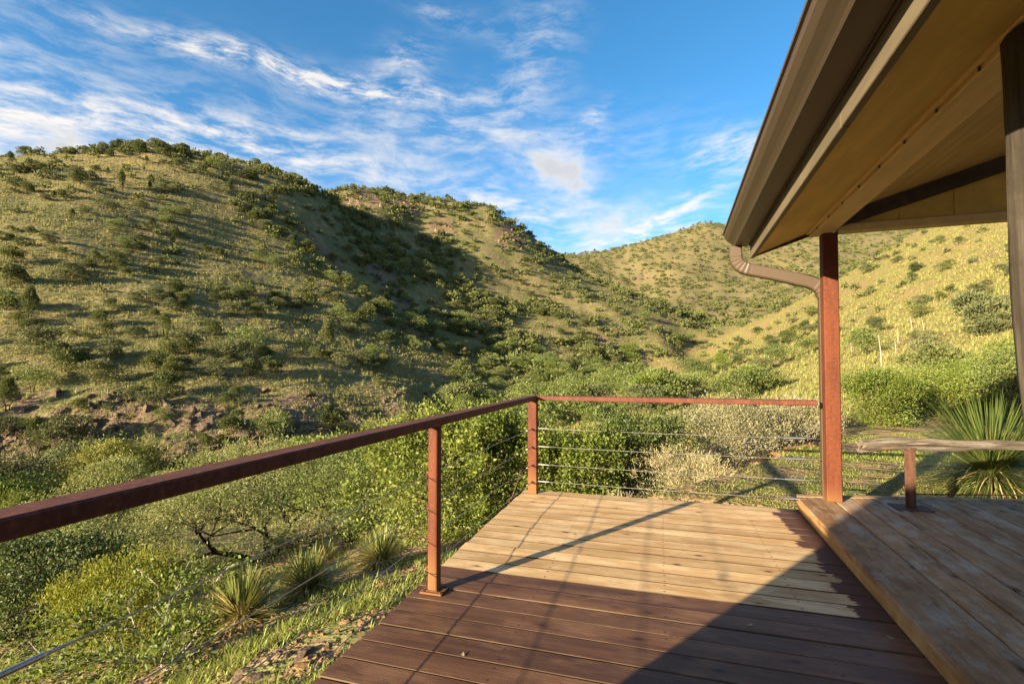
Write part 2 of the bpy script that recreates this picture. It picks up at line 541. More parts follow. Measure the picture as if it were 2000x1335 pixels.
# ------------------------------------------------------------------ materials
def M_terrain():
    m, nt, out = material('hillside_soil_and_grass')
    pos = nt.new('ShaderNodeNewGeometry').outputs['Position']
    def attr(n):
        a = nt.new('ShaderNodeAttribute'); a.attribute_name = n; return a.outputs['Fac']
    soil, lush, dist, gold = attr('soil'), attr('lush'), attr('range'), attr('gold')
    big = nt.noise(pos, 0.035, 3, 0.6)
    mid = nt.noise(pos, 0.25, 3, 0.65)
    fine = nt.noise(pos, 1.6, 4, 0.7)
    near = nt.noise(pos, 9.0, 3, 0.7)
    vn = nt.new('ShaderNodeTexVoronoi'); nt.l.new(pos, vn.inputs['Vector']); vn.inputs['Scale'].default_value = 1.3
    tuft = vn.outputs['Distance']
    straw = nt.mix(nt.ss(mid, 0.38, 0.62), (0.165, 0.132, 0.052), (0.30, 0.235, 0.092))
    olive = nt.mix(nt.ss(fine, 0.35, 0.65), (0.080, 0.092, 0.028), (0.165, 0.168, 0.052))
    grass = nt.mix(nt.ss(nt.math('ADD', nt.math('MULTIPLY', big, 0.7), nt.math('MULTIPLY', mid, 0.3)), 0.40, 0.60), olive, straw)
    grass = nt.mix(nt.math('MULTIPLY', nt.ss(nt.noise(pos, 0.55, 4, 0.75), 0.50, 0.66), 0.5), grass, (0.075, 0.075, 0.028))
    grass = nt.mix(nt.math('MULTIPLY', nt.ss(tuft, 0.15, 0.6), 0.55), grass, (0.13, 0.105, 0.055))
    goldc = nt.mix(nt.ss(fine, 0.35, 0.65), (0.150, 0.140, 0.040), (0.30, 0.250, 0.080))
    goldc = nt.mix(nt.math('MULTIPLY', nt.ss(nt.noise(pos, 0.10, 5, 0.75), 0.46, 0.60), 0.75), goldc, (0.25, 0.155, 0.085))
    grass = nt.mix(nt.math('MULTIPLY', gold, 0.85), grass, goldc)
    farc = nt.mix(nt.ss(fine, 0.3, 0.7), (0.115, 0.096, 0.044), (0.215, 0.168, 0.080))
    grass = nt.mix(nt.math('MULTIPLY', nt.ss(dist, 420, 640), 0.75), grass, farc)
    rock = nt.mix(nt.ss(fine, 0.35, 0.68), (0.105, 0.064, 0.042), (0.22, 0.142, 0.092))
    rock = nt.mix(nt.ss(near, 0.45, 0.75), rock, (0.28, 0.20, 0.135))
    lushc = nt.mix(nt.ss(near, 0.35, 0.65), (0.105, 0.110, 0.032), (0.22, 0.20, 0.075))
    bare = nt.mix(nt.ss(near, 0.4, 0.62), (0.19, 0.115, 0.06), (0.34, 0.22, 0.12))
    lushc = nt.mix(nt.ss(nt.noise(pos, 1.1, 3, 0.7), 0.38, 0.54), lushc, bare)
    sm = nt.ss(nt.math('ADD', soil, nt.math('MULTIPLY', nt.math('SUBTRACT', fine, 0.5), 0.9)), 0.35, 0.65)
    c = nt.mix(lush, grass, lushc)
    c = nt.mix(sm, c, rock)
    c = nt.mix(nt.ss(attr('dirt'), 0.35, 0.6), c, nt.mix(nt.ss(near, 0.35, 0.65), (0.24, 0.10, 0.035), (0.42, 0.22, 0.095)))
    h = nt.math('ADD', nt.math('MULTIPLY', fine, 0.6), nt.math('MULTIPLY', tuft, -0.35))
    h = nt.math('ADD', h, nt.math('MULTIPLY', near, 0.12))
    nrm = nt.bump(h, 0.85, 0.55)
    principled(nt, out, c, 0.95, 0, nrm, 0.1)
    return m


def M_leaf(name, c_dark, c_mid, c_light, trans=0.35, rough=0.6, spread=0.6):
    """leaf with its own shade per leaf and per plant"""
    m, nt, out = material(name)
    g = nt.new('ShaderNodeNewGeometry')
    oi = nt.new('ShaderNodeObjectInfo')
    rnd = g.outputs['Random Per Island']
    f = nt.math('ADD', nt.math('MULTIPLY', rnd, spread), nt.math('MULTIPLY', oi.outputs['Random'], 1 - spread))
    c = nt.mix(nt.ss(f, 0.05, 0.55), c_dark, c_mid)
    c = nt.mix(nt.ss(f, 0.55, 0.98), c, c_light)
    pn = nt.noise(g.outputs['Position'], 0.9, 3, 0.6)
    c = nt.mix(nt.math('MULTIPLY', nt.ss(pn, 0.45, 0.7), 0.35), c, c_light)
    d = nt.new('ShaderNodeBsdfPrincipled')
    nt.put(d.inputs['Base Color'], c); d.inputs['Roughness'].default_value = rough
    d.inputs['Specular IOR Level'].default_value = 0.25
    t = nt.new('ShaderNodeBsdfTranslucent')
    nt.put(t.inputs[0], nt.mix(0.5, c, (c_light[0] * 1.1, c_light[1] * 1.15, c_light[2] * 0.7)))
    mx = nt.new('ShaderNodeMixShader'); mx.inputs[0].default_value = trans
    nt.l.new(d.outputs[0], mx.inputs[1]); nt.l.new(t.outputs[0], mx.inputs[2])
    nt.l.new(mx.outputs[0], out.inputs[0])
    return m


def M_bark(name, a, b):
    m, nt, out = material(name)
    pos = nt.new('ShaderNodeNewGeometry').outputs['Position']
    n = nt.noise(pos, 14, 5, 0.7)
    c = nt.mix(nt.ss(n, 0.35, 0.65), a, b)
    principled(nt, out, c, 0.9, 0, nt.bump(n, 0.6, 0.02), 0.1)
    return m


def M_rock(name, a, b, c3):
    m, nt, out = material(name)
    tc = nt.new('ShaderNodeTexCoord').outputs['Object']
    oi = nt.new('ShaderNodeObjectInfo')
    pos = nt.new('ShaderNodeNewGeometry').outputs['Position']
    n = nt.noise(pos, 3.0, 7, 0.7); n2 = nt.noise(pos, 22, 5, 0.7)
    c = nt.mix(nt.ss(n, 0.35, 0.65), a, b)
    c = nt.mix(nt.math('MULTIPLY', nt.ss(n2, 0.5, 0.75), 0.7), c, c3)
    c = nt.mix(nt.math('MULTIPLY', oi.outputs['Random'], 0.45), c, b)
    principled(nt, out, c, 0.9, 0, nt.bump(nt.math('ADD', n, nt.math('MULTIPLY', n2, 0.4)), 0.7, 0.04), 0.15)
    return m


def M_wood(name, axis, dark, mid, light, wet=False, stain_at=None, rough=(0.55, 0.8), grey=0.0, speck=True):
    """sawn board; grain runs along local axis"""
    m, nt, out = material(name)
    tc = nt.new('ShaderNodeTexCoord').outputs['Object']
    oi = nt.new('ShaderNodeObjectInfo')
    off = nt.new('ShaderNodeVectorMath', operation='MULTIPLY_ADD')
    cv = nt.new('ShaderNodeCombineXYZ')
    for i in range(3): nt.put(cv.inputs[i], oi.outputs['Random'])
    nt.l.new(cv.outputs[0], off.inputs[0]); off.inputs[1].default_value = (37, 53, 19); nt.l.new(tc, off.inputs[2])
    p = off.outputs[0]
    sc = (0.55, 9, 9) if axis == 'x' else (9, 0.55, 9)
    sc2 = (3, 70, 70) if axis == 'x' else (70, 3, 70)
    grain = nt.noise(nt.mapping(p, sc), 1.6, 6, 0.65, 0.6)
    fibre = nt.noise(nt.mapping(p, sc2), 1.0, 4, 0.6)
    blotch = nt.noise(nt.mapping(p, (1, 2.2, 1) if axis == 'x' else (2.2, 1, 1)), 2.4, 6, 0.7)
    c = nt.mix(nt.ss(grain, 0.32, 0.68), dark, mid)
    c = nt.mix(nt.ss(blotch, 0.42, 0.68), c, light)
    c = nt.mix(nt.math('MULTIPLY', nt.ss(fibre, 0.4, 0.7), 0.30), c, dark)
    if grey:
        worn = nt.ss(nt.noise(nt.mapping(p, (2.5, 0.8, 2) if axis == 'y' else (0.8, 2.5, 2)), 2.6, 7, 0.74), 0.46, 0.66)
        c = nt.mix(nt.math('MULTIPLY', worn, grey), c, (0.40, 0.325, 0.245))
    # each board slightly different
    hsv = nt.new('ShaderNodeHueSaturation'); nt.put(hsv.inputs['Color'], c)
    nt.put(hsv.inputs['Value'], nt.math('ADD', nt.math('MULTIPLY', oi.outputs['Random'], 0.26), 0.87))
    c = hsv.outputs[0]
    kn = None
    if speck:
        vo = nt.new('ShaderNodeTexVoronoi')
        nt.put(vo.inputs['Vector'], nt.mapping(p, (3.2, 7, 7) if axis == 'x' else (7, 3.2, 7)))
        vo.inputs['Scale'].default_value = 1.0
        kn = nt.ss(vo.outputs['Distance'], 0.11, 0.06)
        halo = nt.ss(nt.math('ADD', vo.outputs['Distance'], nt.math('MULTIPLY', blotch, 0.2)), 0.36, 0.16)
        c = nt.mix(nt.math('MULTIPLY', halo, 0.6), c, (dark[0] * 0.75, dark[1] * 0.65, dark[2] * 0.5))
        c = nt.mix(nt.math('MULTIPLY', kn, 0.85), c, (0.03, 0.018, 0.012))
    if axis == 'x' and speck:
        so = nt.new('ShaderNodeSeparateXYZ'); nt.l.new(tc, so.inputs[0])
        fx = nt.math('FRACT', nt.math('ADD', nt.math('MULTIPLY', so.outputs[0], 1 / 0.75), 0.473))
        dx_ = nt.math('MULTIPLY', nt.math('ABSOLUTE', nt.math('SUBTRACT', fx, 0.5)), 0.75)
        dy_ = nt.math('MINIMUM', nt.math('ABSOLUTE', nt.math('SUBTRACT', so.outputs[1], 0.030)), nt.math('ABSOLUTE', nt.math('SUBTRACT', so.outputs[1], 0.120)))
        rr_ = nt.math('SQRT', nt.math('ADD', nt.math('MULTIPLY', dx_, dx_), nt.math('MULTIPLY', dy_, dy_)))
        c = nt.mix(nt.math('MULTIPLY', nt.ss(rr_, 0.009, 0.005), 0.8), c, (0.028, 0.018, 0.013))
    rg = nt.math('ADD', nt.math('MULTIPLY', grain, rough[1] - rough[0]), rough[0])
    if stain_at is not None:
        sx = nt.new('ShaderNodeSeparateXYZ'); nt.l.new(tc, sx.inputs[0])
        e = nt.math('ADD', sx.outputs[0], nt.math('MULTIPLY', nt.math('SUBTRACT', oi.outputs['Random'], 0.5), 0.10))
        e = nt.math('ADD', e, nt.math('MULTIPLY', nt.math('SUBTRACT', nt.noise(nt.mapping(p, (4, 7, 4)), 2.4, 4, 0.65), 0.5), 0.16))
        st = nt.ss(e, stain_at - 0.012, stain_at + 0.012)
        c = nt.mix(st, c, nt.mix(grain, (0.058, 0.025, 0.017), (0.13, 0.062, 0.042)))
    hgt = nt.math('ADD', nt.math('MULTIPLY', grain, 0.5), nt.math('MULTIPLY', fibre, 0.5))
    grit = nt.noise(p, 160, 3, 0.6)
    hgt = nt.math('ADD', hgt, nt.math('MULTIPLY', grit, 0.5))
    principled(nt, out, c, rg, 0, nt.bump(hgt, 0.55, 0.004), 0.3 if wet else 0.2)
    return m


def M_rust(name, a, b, c3, scale=1.0, rough=0.75, foot=False):
    m, nt, out = material(name)
    pos = nt.new('ShaderNodeNewGeometry').outputs['Position']
    n1 = nt.noise(nt.mapping(pos, (2.2, 2.2, 0.35)), 5 * scale, 7, 0.7)
    n2 = nt.noise(pos, 55 * scale, 5, 0.7)
    n3 = nt.noise(pos, 300, 3, 0.6)
    c = nt.mix(nt.ss(n1, 0.35, 0.62), a, b)
    c = nt.mix(nt.math('MULTIPLY', nt.ss(n2, 0.50, 0.72), 0.8), c, c3)
    c = nt.mix(nt.math('MULTIPLY', nt.ss(n2, 0.47, 0.30), 0.5), c, (a[0] * 0.45, a[1] * 0.4, a[2] * 0.4))
    if foot:
        sx = nt.new('ShaderNodeSeparateXYZ'); nt.l.new(pos, sx.inputs[0])
        f = nt.ss(nt.math('ADD', sx.outputs[2], nt.math('MULTIPLY', n2, 0.18)), 0.42, 0.14)
        c = nt.mix(nt.math('MULTIPLY', f, 0.7), c, (0.20, 0.092, 0.028))
    principled(nt, out, c, rough, 0.0, nt.bump(nt.math('ADD', n2, nt.math('MULTIPLY', n3, 0.5)), 0.35, 0.003), 0.35)
    return m


def M_paint(name, col, rough=0.5, var=0.12, streak=None, scale=6, spec=0.4, metal=0.0, bump=0.08):
    m, nt, out = material(name)
    pos = nt.new('ShaderNodeTexCoord').outputs['Object']
    n = nt.noise(nt.mapping(pos, streak or (1, 1, 1)), scale, 6, 0.65)
    d = nt.noise(pos, 45, 4, 0.7)
    lo = tuple(max(0, c * (1 - var * 1.6)) for c in col); hi = tuple(c * (1 + var) for c in col)
    c = nt.mix(nt.ss(n, 0.3, 0.7), lo, hi)
    c = nt.mix(nt.math('MULTIPLY', nt.ss(d, 0.62, 0.78), 0.45), c, tuple(x * 0.55 for x in col))
    w_ = nt.noise(nt.mapping(pos, (3, 0.8, 3)), 1.3, 6, 0.7)
    c = nt.mix(nt.math('MULTIPLY', nt.ss(w_, 0.52, 0.72), var * 2.6), c, tuple(x * 0.62 for x in col))
    principled(nt, out, c, rough, metal, nt.bump(nt.math('ADD', n, d), bump, 0.004), spec)
    return m


def M_steel(name, col=(0.62, 0.60, 0.56), rough=0.32, metal=1.0):
    m, nt, out = material(name)
    pos = nt.new('ShaderNodeTexCoord').outputs['Object']
    n = nt.noise(pos, 60, 4, 0.6)
    c = nt.mix(nt.ss(n, 0.4, 0.7), col, tuple(x * 0.6 for x in col))
    principled(nt, out, c, nt.math('ADD', nt.math('MULTIPLY', n, 0.3), rough - 0.1), metal)
    return m


def M_oldlog(name):
    m, nt, out = material(name)
    tc = nt.new('ShaderNodeTexCoord').outputs['Object']
    g = nt.noise(nt.mapping(tc, (1.0, 16, 16)), 1.5, 7, 0.7, 0.8)
    f = nt.noise(nt.mapping(tc, (2.5, 60, 60)), 1.0, 5, 0.7)
    c = nt.mix(nt.ss(g, 0.36, 0.62), (0.055, 0.040, 0.029), (0.165, 0.132, 0.098))
    c = nt.mix(nt.ss(f, 0.48, 0.70), c, (0.27, 0.235, 0.19))
    c = nt.mix(nt.ss(nt.noise(nt.mapping(tc, (3, 9, 9)), 1.6, 5, 0.7), 0.60, 0.72), c, (0.24, 0.12, 0.05))
    principled(nt, out, c, 0.85, 0, nt.bump(nt.math('ADD', g, nt.math('MULTIPLY', f, 0.5)), 0.9, 0.012), 0.15)
    return m


MT = dict(
    terrain=M_terrain(),
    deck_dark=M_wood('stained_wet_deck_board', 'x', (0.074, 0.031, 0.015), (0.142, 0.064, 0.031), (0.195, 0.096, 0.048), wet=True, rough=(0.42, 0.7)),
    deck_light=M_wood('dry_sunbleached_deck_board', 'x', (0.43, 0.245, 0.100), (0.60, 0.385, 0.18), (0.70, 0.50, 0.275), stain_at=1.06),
    platform=M_wood('weathered_platform_board', 'y', (0.17, 0.078, 0.028), (0.37, 0.190, 0.074), (0.44, 0.262, 0.125), grey=0.85),
    step=M_wood('step_face_board', 'y', (0.26, 0.12, 0.036), (0.46, 0.235, 0.075), (0.53, 0.30, 0.11), speck=False),
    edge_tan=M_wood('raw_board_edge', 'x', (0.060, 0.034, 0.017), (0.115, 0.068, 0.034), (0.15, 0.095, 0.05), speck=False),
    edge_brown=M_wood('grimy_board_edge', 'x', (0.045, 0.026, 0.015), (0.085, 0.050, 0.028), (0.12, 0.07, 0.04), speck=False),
    rust_rail=M_rust('rusted_steel_rail', (0.075, 0.020, 0.011), (0.120, 0.034, 0.018), (0.19, 0.070, 0.040)),
    rust_post=M_rust('orange_rusted_steel_post', (0.070, 0.015, 0.0045), (0.118, 0.027, 0.007), (0.165, 0.048, 0.014), foot=True),
    rust_dark=M_rust('dark_rusted_steel', (0.060, 0.026, 0.016), (0.105, 0.048, 0.028), (0.17, 0.09, 0.055)),
    cable=M_steel('steel_cable', (0.42, 0.40, 0.36), 0.45, 0.7),
    steel=M_steel('galvanised_fitting'),
    gutter=M_paint('bronze_gutter_enamel', (0.078, 0.053, 0.034), 0.42, 0.05, (30, 0.4, 30), 3),
    fascia=M_paint('painted_fascia', (0.135, 0.104, 0.062), 0.6, 0.12, (3, 0.7, 3), 3),
    soffit=M_paint('tan_soffit_board', (0.66, 0.44, 0.105), 0.7, 0.10, (2, 0.6, 2), 3),
    ceiling=M_paint('tan_ceiling_board', (0.56, 0.385, 0.135), 0.65, 0.10, (4, 0.5, 4), 3),
    beam=M_paint('tan_beam_paint', (0.64, 0.46, 0.20), 0.6, 0.08, (4, 0.6, 4), 3),
    darktimber=M_paint('dark_brown_timber', (0.060, 0.040, 0.026), 0.7, 0.25, (4, 0.8, 4), 4),
    roof=M_paint('brown_metal_roof', (0.15, 0.11, 0.085), 0.5, 0.08),
    stucco=M_paint('tan_stucco', (0.42, 0.33, 0.22), 0.9, 0.1, None, 9, 0.1, 0, 0.5),
    column=M_paint('stained_log', (0.060, 0.047, 0.034), 0.8, 0.3, (14, 14, 0.8), 2.2, 0.15, 0, 0.6),
    log=M_oldlog('silvered_old_log'),
    bark_dark=M_bark('dark_bark', (0.022, 0.016, 0.012), (0.07, 0.05, 0.036)),
    bark_grey=M_bark('grey_twig', (0.20, 0.17, 0.14), (0.42, 0.37, 0.31)),
    bark_brown=M_bark('brown_bark', (0.07, 0.045, 0.03), (0.16, 0.11, 0.075)),
    leaf_hill=M_leaf('juniper_leaf', (0.045, 0.060, 0.018), (0.095, 0.110, 0.032), (0.185, 0.180, 0.055), 0.2, 0.7, 0.45),
    leaf_olive=M_leaf('olive_leaf', (0.055, 0.068, 0.026), (0.105, 0.115, 0.045), (0.19, 0.18, 0.075), 0.2, 0.7, 0.5),
    leaf_oak=M_leaf('oak_leaf', (0.055, 0.078, 0.020), (0.130, 0.158, 0.040), (0.24, 0.25, 0.072), 0.25, 0.55, 0.5),
    leaf_bright=M_leaf('bright_green_leaf', (0.060, 0.092, 0.014), (0.14, 0.178, 0.028), (0.25, 0.265, 0.055), 0.35, 0.5, 0.75),
    leaf_mesquite=M_leaf('mesquite_leaf', (0.105, 0.125, 0.036), (0.21, 0.225, 0.070), (0.35, 0.33, 0.13), 0.35, 0.6, 0.8),
    leaf_yellow=M_leaf('yellow_green_leaf', (0.092, 0.102, 0.010), (0.180, 0.185, 0.018), (0.30, 0.285, 0.042), 0.35, 0.6, 0.75),
    leaf_gold=M_leaf('golden_green_leaf', (0.11, 0.115, 0.020), (0.20, 0.195, 0.035), (0.33, 0.30, 0.075), 0.3, 0.6, 0.75),
    leaf_silver=M_leaf('silvery_leaf', (0.135, 0.125, 0.062), (0.24, 0.215, 0.115), (0.38, 0.34, 0.20), 0.25, 0.7, 0.8),
    leaf_straw=M_leaf('dry_straw_stem', (0.19, 0.155, 0.070), (0.34, 0.28, 0.14), (0.50, 0.425, 0.245), 0.2, 0.7, 0.85),
    leaf_deep=M_leaf('deep_green_leaf', (0.030, 0.050, 0.014), (0.072, 0.100, 0.026), (0.16, 0.18, 0.052), 0.25, 0.5, 0.7),
    blade=M_leaf('sotol_blade', (0.085, 0.110, 0.026), (0.19, 0.215, 0.055), (0.36, 0.34, 0.12), 0.3, 0.45, 0.85),
    blade_gold=M_leaf('golden_sotol_blade', (0.12, 0.145, 0.030), (0.24, 0.25, 0.060), (0.40, 0.37, 0.12), 0.3, 0.5, 0.6),
    blade_dark=M_leaf('dark_sotol_blade', (0.038, 0.060, 0.014), (0.095, 0.125, 0.028), (0.24, 0.25, 0.07), 0.3, 0.42, 0.85),
    blade_dry=M_leaf('dry_sotol_blade', (0.32, 0.20, 0.065), (0.48, 0.33, 0.13), (0.64, 0.50, 0.26), 0.2, 0.6, 0.85),
    grass_green=M_leaf('fresh_grass_blade', (0.11, 0.145, 0.022), (0.21, 0.245, 0.042), (0.36, 0.35, 0.10), 0.35, 0.5, 0.8),
    grass_straw=M_leaf('dry_grass_blade', (0.122, 0.120, 0.038), (0.222, 0.198, 0.068), (0.36, 0.31, 0.125), 0.25, 0.7, 0.8),
    rock=M_rock('brown_rock', (0.065, 0.045, 0.032), (0.135, 0.092, 0.063), (0.24, 0.18, 0.125)),
    cliff=M_rock('tan_cliff_rock', (0.12, 0.084, 0.046), (0.215, 0.155, 0.090), (0.31, 0.24, 0.15)),
    redrock=M_rock('orange_stone', (0.15, 0.070, 0.034), (0.29, 0.155, 0.078), (0.38, 0.27, 0.17)),
)


# ------------------------------------------------------------------ terrain
def build_terrain():
    px = 1000 + FOC * _GX / np.maximum(_GY, 0.01)
    py = 717 - FOC * (_GZ - CAMZ) / np.maximum(_GY, 0.01)
    front = _GY > 0.5
    soil = np.zeros_like(_GX)
    n1 = fbm(_GX / 6, _GY / 6, 4, 0.6)
    n2 = fbm(_GX / 30 + 9, _GY / 30, 4, 0.55)
    # rock band and bare soil at the foot of the big hill
    b = np.exp(-((_GY - 54 - np.clip((px - 500) * 0.045, -3, 25)) / 9.0) ** 2) * (px < 930) * front
    soil = np.maximum(soil, b * np.clip(0.84 + 1.0 * n1 + 0.5 * fbm(_GX / 14 + 2, _GY / 10, 2), 0, 1.2))
    # stony patches on the slopes
    far = np.clip((_RR - 60) / 60, 0, 1)
    soil = np.maximum(soil, far * np.clip(0.18 + 0.75 * n2, 0, 1) * 0.75)
    # pink scree chutes on the shaded flank
    for (x0, y0, x1, y1, w, s) in ((590, 445, 690, 560, 10, .85), (700, 500, 800, 600, 12, 1.0), (735, 520, 770, 548, 16, 1.0), (775, 590, 800, 640, 10, .9), (800, 640, 880, 690, 9, .7), (560, 470, 640, 600, 7, .6), (1285, 640, 1350, 590, 8, 1.0),
                                   (940, 480, 1040, 560, 8, .6), (1160, 655, 1220, 690, 12, .9), (1190, 690, 1260, 705, 10, .8), (1050, 720, 1150, 740, 8, .5)):
        dx, dy = x1 - x0, y1 - y0
        t = np.clip(((px - x0) * dx + (py - y0) * dy) / (dx * dx + dy * dy), 0, 1)
        dd = np.hypot(px - x0 - t * dx, py - y0 - t * dy)
        soil = np.maximum(soil, s * np.exp(-(dd / w) ** 2) * front * (_RR > 60))
    # cliffs of the second ridge
    for (cx, cy, rx, ry) in ((705, 385, 50, 18), (790, 400, 50, 22), (1000, 460, 40, 30), (860, 440, 30, 18), (600, 355, 40, 10), (1255, 540, 30, 10), (1320, 515, 24, 9)):
        soil = np.maximum(soil, (0.7 if cx > 1200 else 1.1) * np.exp(-((px - cx) / rx) ** 2 - ((py - cy) / ry) ** 2) * front * (_RR > 180))
    u, v = to_frame(_GX, _GY, A_D)
    near = np.clip((26 - _RR) / 14, 0, 1)
    lush = near.copy()
    # pink soil path behind the lawn, dirt bank at the lawn's edge
    path = np.exp(-((u - 10.6) / 0.5) ** 2) * (v > 1.5) * (v < 9)
    bank = np.exp(-((v - BANK(u) + 0.12) / 0.26) ** 2) * (u > 5.5) * (u < 11.2)
    soil = np.maximum(soil, np.maximum(path * 0.8, 0))
    dirt = np.exp(-((v - BANK(u) + 0.16) / 0.34) ** 2) * (u > 5.5) * (u < 11.3) * (1.0 + 0.5 * fbm(_GX / 0.3, _GY / 0.3, 2))
    rightdry = np.clip((px - 1350) / 200, 0, 1) * np.clip((_RR - 16) / 10, 0, 1) * front
    lush = lush * (1 - rightdry)
    idx = np.arange(_na * _nr).reshape(_na, _nr)
    a0 = idx; a1 = np.roll(idx, -1, axis=0)
    F = np.stack([a0[:, :-1], a0[:, 1:], a1[:, 1:], a1[:, :-1]], -1).reshape(-1, 4)
    V = np.stack([_GX, _GY, _GZ], -1).reshape(-1, 3)
    V = np.vstack([V, [[0, 0, float(_GZ[:, 0].mean())]]])
    T = np.stack([np.full(_na, len(V) - 1), idx[:, 0], np.roll(idx[:, 0], -1)], -1)
    gold = np.clip((px - 1240) / 120, 0, 1) * np.clip((_RR - 14) / 12, 0, 1) * np.clip((300 - _RR) / 60, 0, 1) * front
    att = {'dirt': np.append(np.clip(dirt, 0, 1).ravel(), 0), 'gold': np.append(gold.ravel(), 0), 'soil': np.append(soil.ravel(), 0), 'lush': np.append(lush.ravel(), 0), 'range': np.append(_RR.ravel(), 0)}
    me = mesh_np('terrain', V, [F, T], MT['terrain'], True, att)
    return tag(obj('terrain', me), 'grassy valley sides, creek slope and ridges around the deck', 'terrain', kind='structure')


build_terrain()


# ------------------------------------------------------------------ plants
def leaf_quads(rng, pos, nrm_bias, L, W, up=0.35, jit=0.9):
    """one pointed leaf (a bent four-cornered blade) at every pos"""
    n = len(pos)
    d = rng.normal(size=(n, 3)) * jit + nrm_bias
    d /= np.linalg.norm(d, axis=1, keepdims=True) + 1e-9
    s = rng.normal(size=(n, 3)); s -= (s * d).sum(1, keepdims=True) * d
    s /= np.linalg.norm(s, axis=1, keepdims=True) + 1e-9
    nn = np.cross(d, s)
    k = rng.uniform(0.6, 1.3, (n, 1))
    l = L * k; w = W * k * 0.5
    V = np.stack([pos, pos + d * l * 0.5 + s * w + nn * l * 0.06, pos + d * l, pos + d * l * 0.5 - s * w + nn * l * 0.06], 1).reshape(-1, 3)
    F = np.arange(n * 4).reshape(n, 4)
    return V, F


def branchy(seed, w, h, stems=4, levels=4, kids=(2, 3), flare=0.55, trunk_r=0.05, leaves=9000, L=0.05, W=0.025, clump=0.10, up=0.35, low=0.15, lean=(0, 0), sides=5, gnarl=0.25, upward=0.0, fill=0.35):
    """branching skeleton with leaves gathered at its twigs; returns (branch mesh data, crown mesh data)"""
    rnd = random.Random(seed); rng = np.random.RandomState(seed)
    segs = []; tips = []

    def grow(p, d, ln, r, lv):
        pts = [p]; rr = [r]
        for k in range(3):
            d = (d + Vector((rnd.gauss(0, gnarl), rnd.gauss(0, gnarl), rnd.gauss(0, gnarl * 0.7) + 0.05)) * 0.6).normalized()
            p = p + d * ln / 3
            pts.append(p); rr.append(r * (1 - 0.16 * (k + 1)))
            if lv >= levels - 1 or (lv == levels - 2 and k == 2): tips.append(tuple(p))
        segs.append((pts, rr))
        if lv < levels:
            for c in range(rnd.randint(*kids)):
                o = d.orthogonal().normalized(); o.rotate(Matrix.Rotation(rnd.uniform(0, 6.283), 3, d))
                nd = (d + o * rnd.uniform(0.45, 1.0) + Vector((0, 0, up * 0.4))).normalized()
                grow(p, nd, ln * rnd.uniform(0.62, 0.85), r * 0.55, lv + 1)
    for s in range(stems):
        a = 6.283 * (s + rnd.random() * 0.7) / stems
        d = Vector((math.cos(a) * flare + lean[0], math.sin(a) * flare + lean[1], 1)).normalized()
        grow(Vector((math.cos(a), math.sin(a), 0)) * trunk_r * (1.0 if stems > 1 else 0), d, 1.0, 0.06, 0)
    T = np.array(tips)
    rx = np.percentile(np.abs(T[:, 0]), 96); ry = np.percentile(np.abs(T[:, 1]), 96); hz = np.percentile(T[:, 2], 98)
    sc = np.array([w / 2 / rx, w / 2 / ry, h * 0.93 / hz])
    T = T * sc
    mb = MB()
    big = 0.06
    for pts, rr in segs:
        r = [max(0.003, trunk_r * x / big) for x in rr]
        if max(r) < 0.0045 and len(segs) > 300: continue
        mb.tube([(p.x * sc[0], p.y * sc[1], p.z * sc[2]) for p in pts], r, sides, cap=False)
    T = T[T[:, 2] > low * h] if (T[:, 2] > low * h).sum() > 20 else T
    pos = T[rng.randint(0, len(T), leaves)] + rng.normal(size=(leaves, 3)) * clump
    fl = rng.rand(leaves) < fill
    pos[fl] *= np.stack([rng.uniform(0.75, 1.02, fl.sum())] * 2 + [rng.uniform(0.08, 0.8, fl.sum())], 1)
    pos[:, 2] = np.maximum(pos[:, 2], 0.03 * h)
    c = np.array([0, 0, h * 0.35])
    bias = pos - c; bias /= np.linalg.norm(bias, axis=1, keepdims=True) + 1e-9
    bias = bias * 0.6 + np.array([0, 0, up + upward])
    V, F = leaf_quads(rng, pos, bias, L, W)
    return mb, (V, F)


def clumpy(seed, w, h, lobes=8, leaves=700, L=0.22, W=0.14, low=0.12, cone=0.0, rough=0.16):
    """uneven crown of leaf clumps for shrubs on the slopes; unit base at the ground"""
    rng = np.random.RandomState(seed)
    P_, N_ = [], []
    for k in range(lobes):
        a = rng.rand() * 6.283; rad = w * 0.5 * math.sqrt(rng.rand()) * 0.75
        t = rng.rand() ** 0.8
        zc = h * (low + 0.16 + t * (0.62 - low))
        rad *= (1 - cone * t) * (1.0 if t < 0.7 else 0.6)
        c = np.array([math.cos(a) * rad, math.sin(a) * rad, zc])
        rr = np.array([w * rng.uniform(0.17, 0.30) * (1 - 0.5 * cone * t), w * rng.uniform(0.17, 0.30) * (1 - 0.5 * cone * t), h * rng.uniform(0.16, 0.27)])
        n = leaves // lobes
        d = rng.normal(size=(n, 3)); d /= np.linalg.norm(d, axis=1, keepdims=True)
        d[:, 2] = np.where(rng.rand(n) < 0.6, np.abs(d[:, 2]), d[:, 2])
        k_ = rng.uniform(0.55, 1.0, (n, 1)) ** 0.5 + rng.normal(size=(n, 1)) * rough * 0.5
        P_.append(c + d * rr * k_); N_.append(d)
    pos = np.vstack(P_); nr = np.vstack(N_)
    pos[:, 2] = np.maximum(pos[:, 2], h * 0.02)
    return leaf_quads(rng, pos, nr * 0.9 + np.array([0, 0, 0.4]), L, W, jit=0.55)


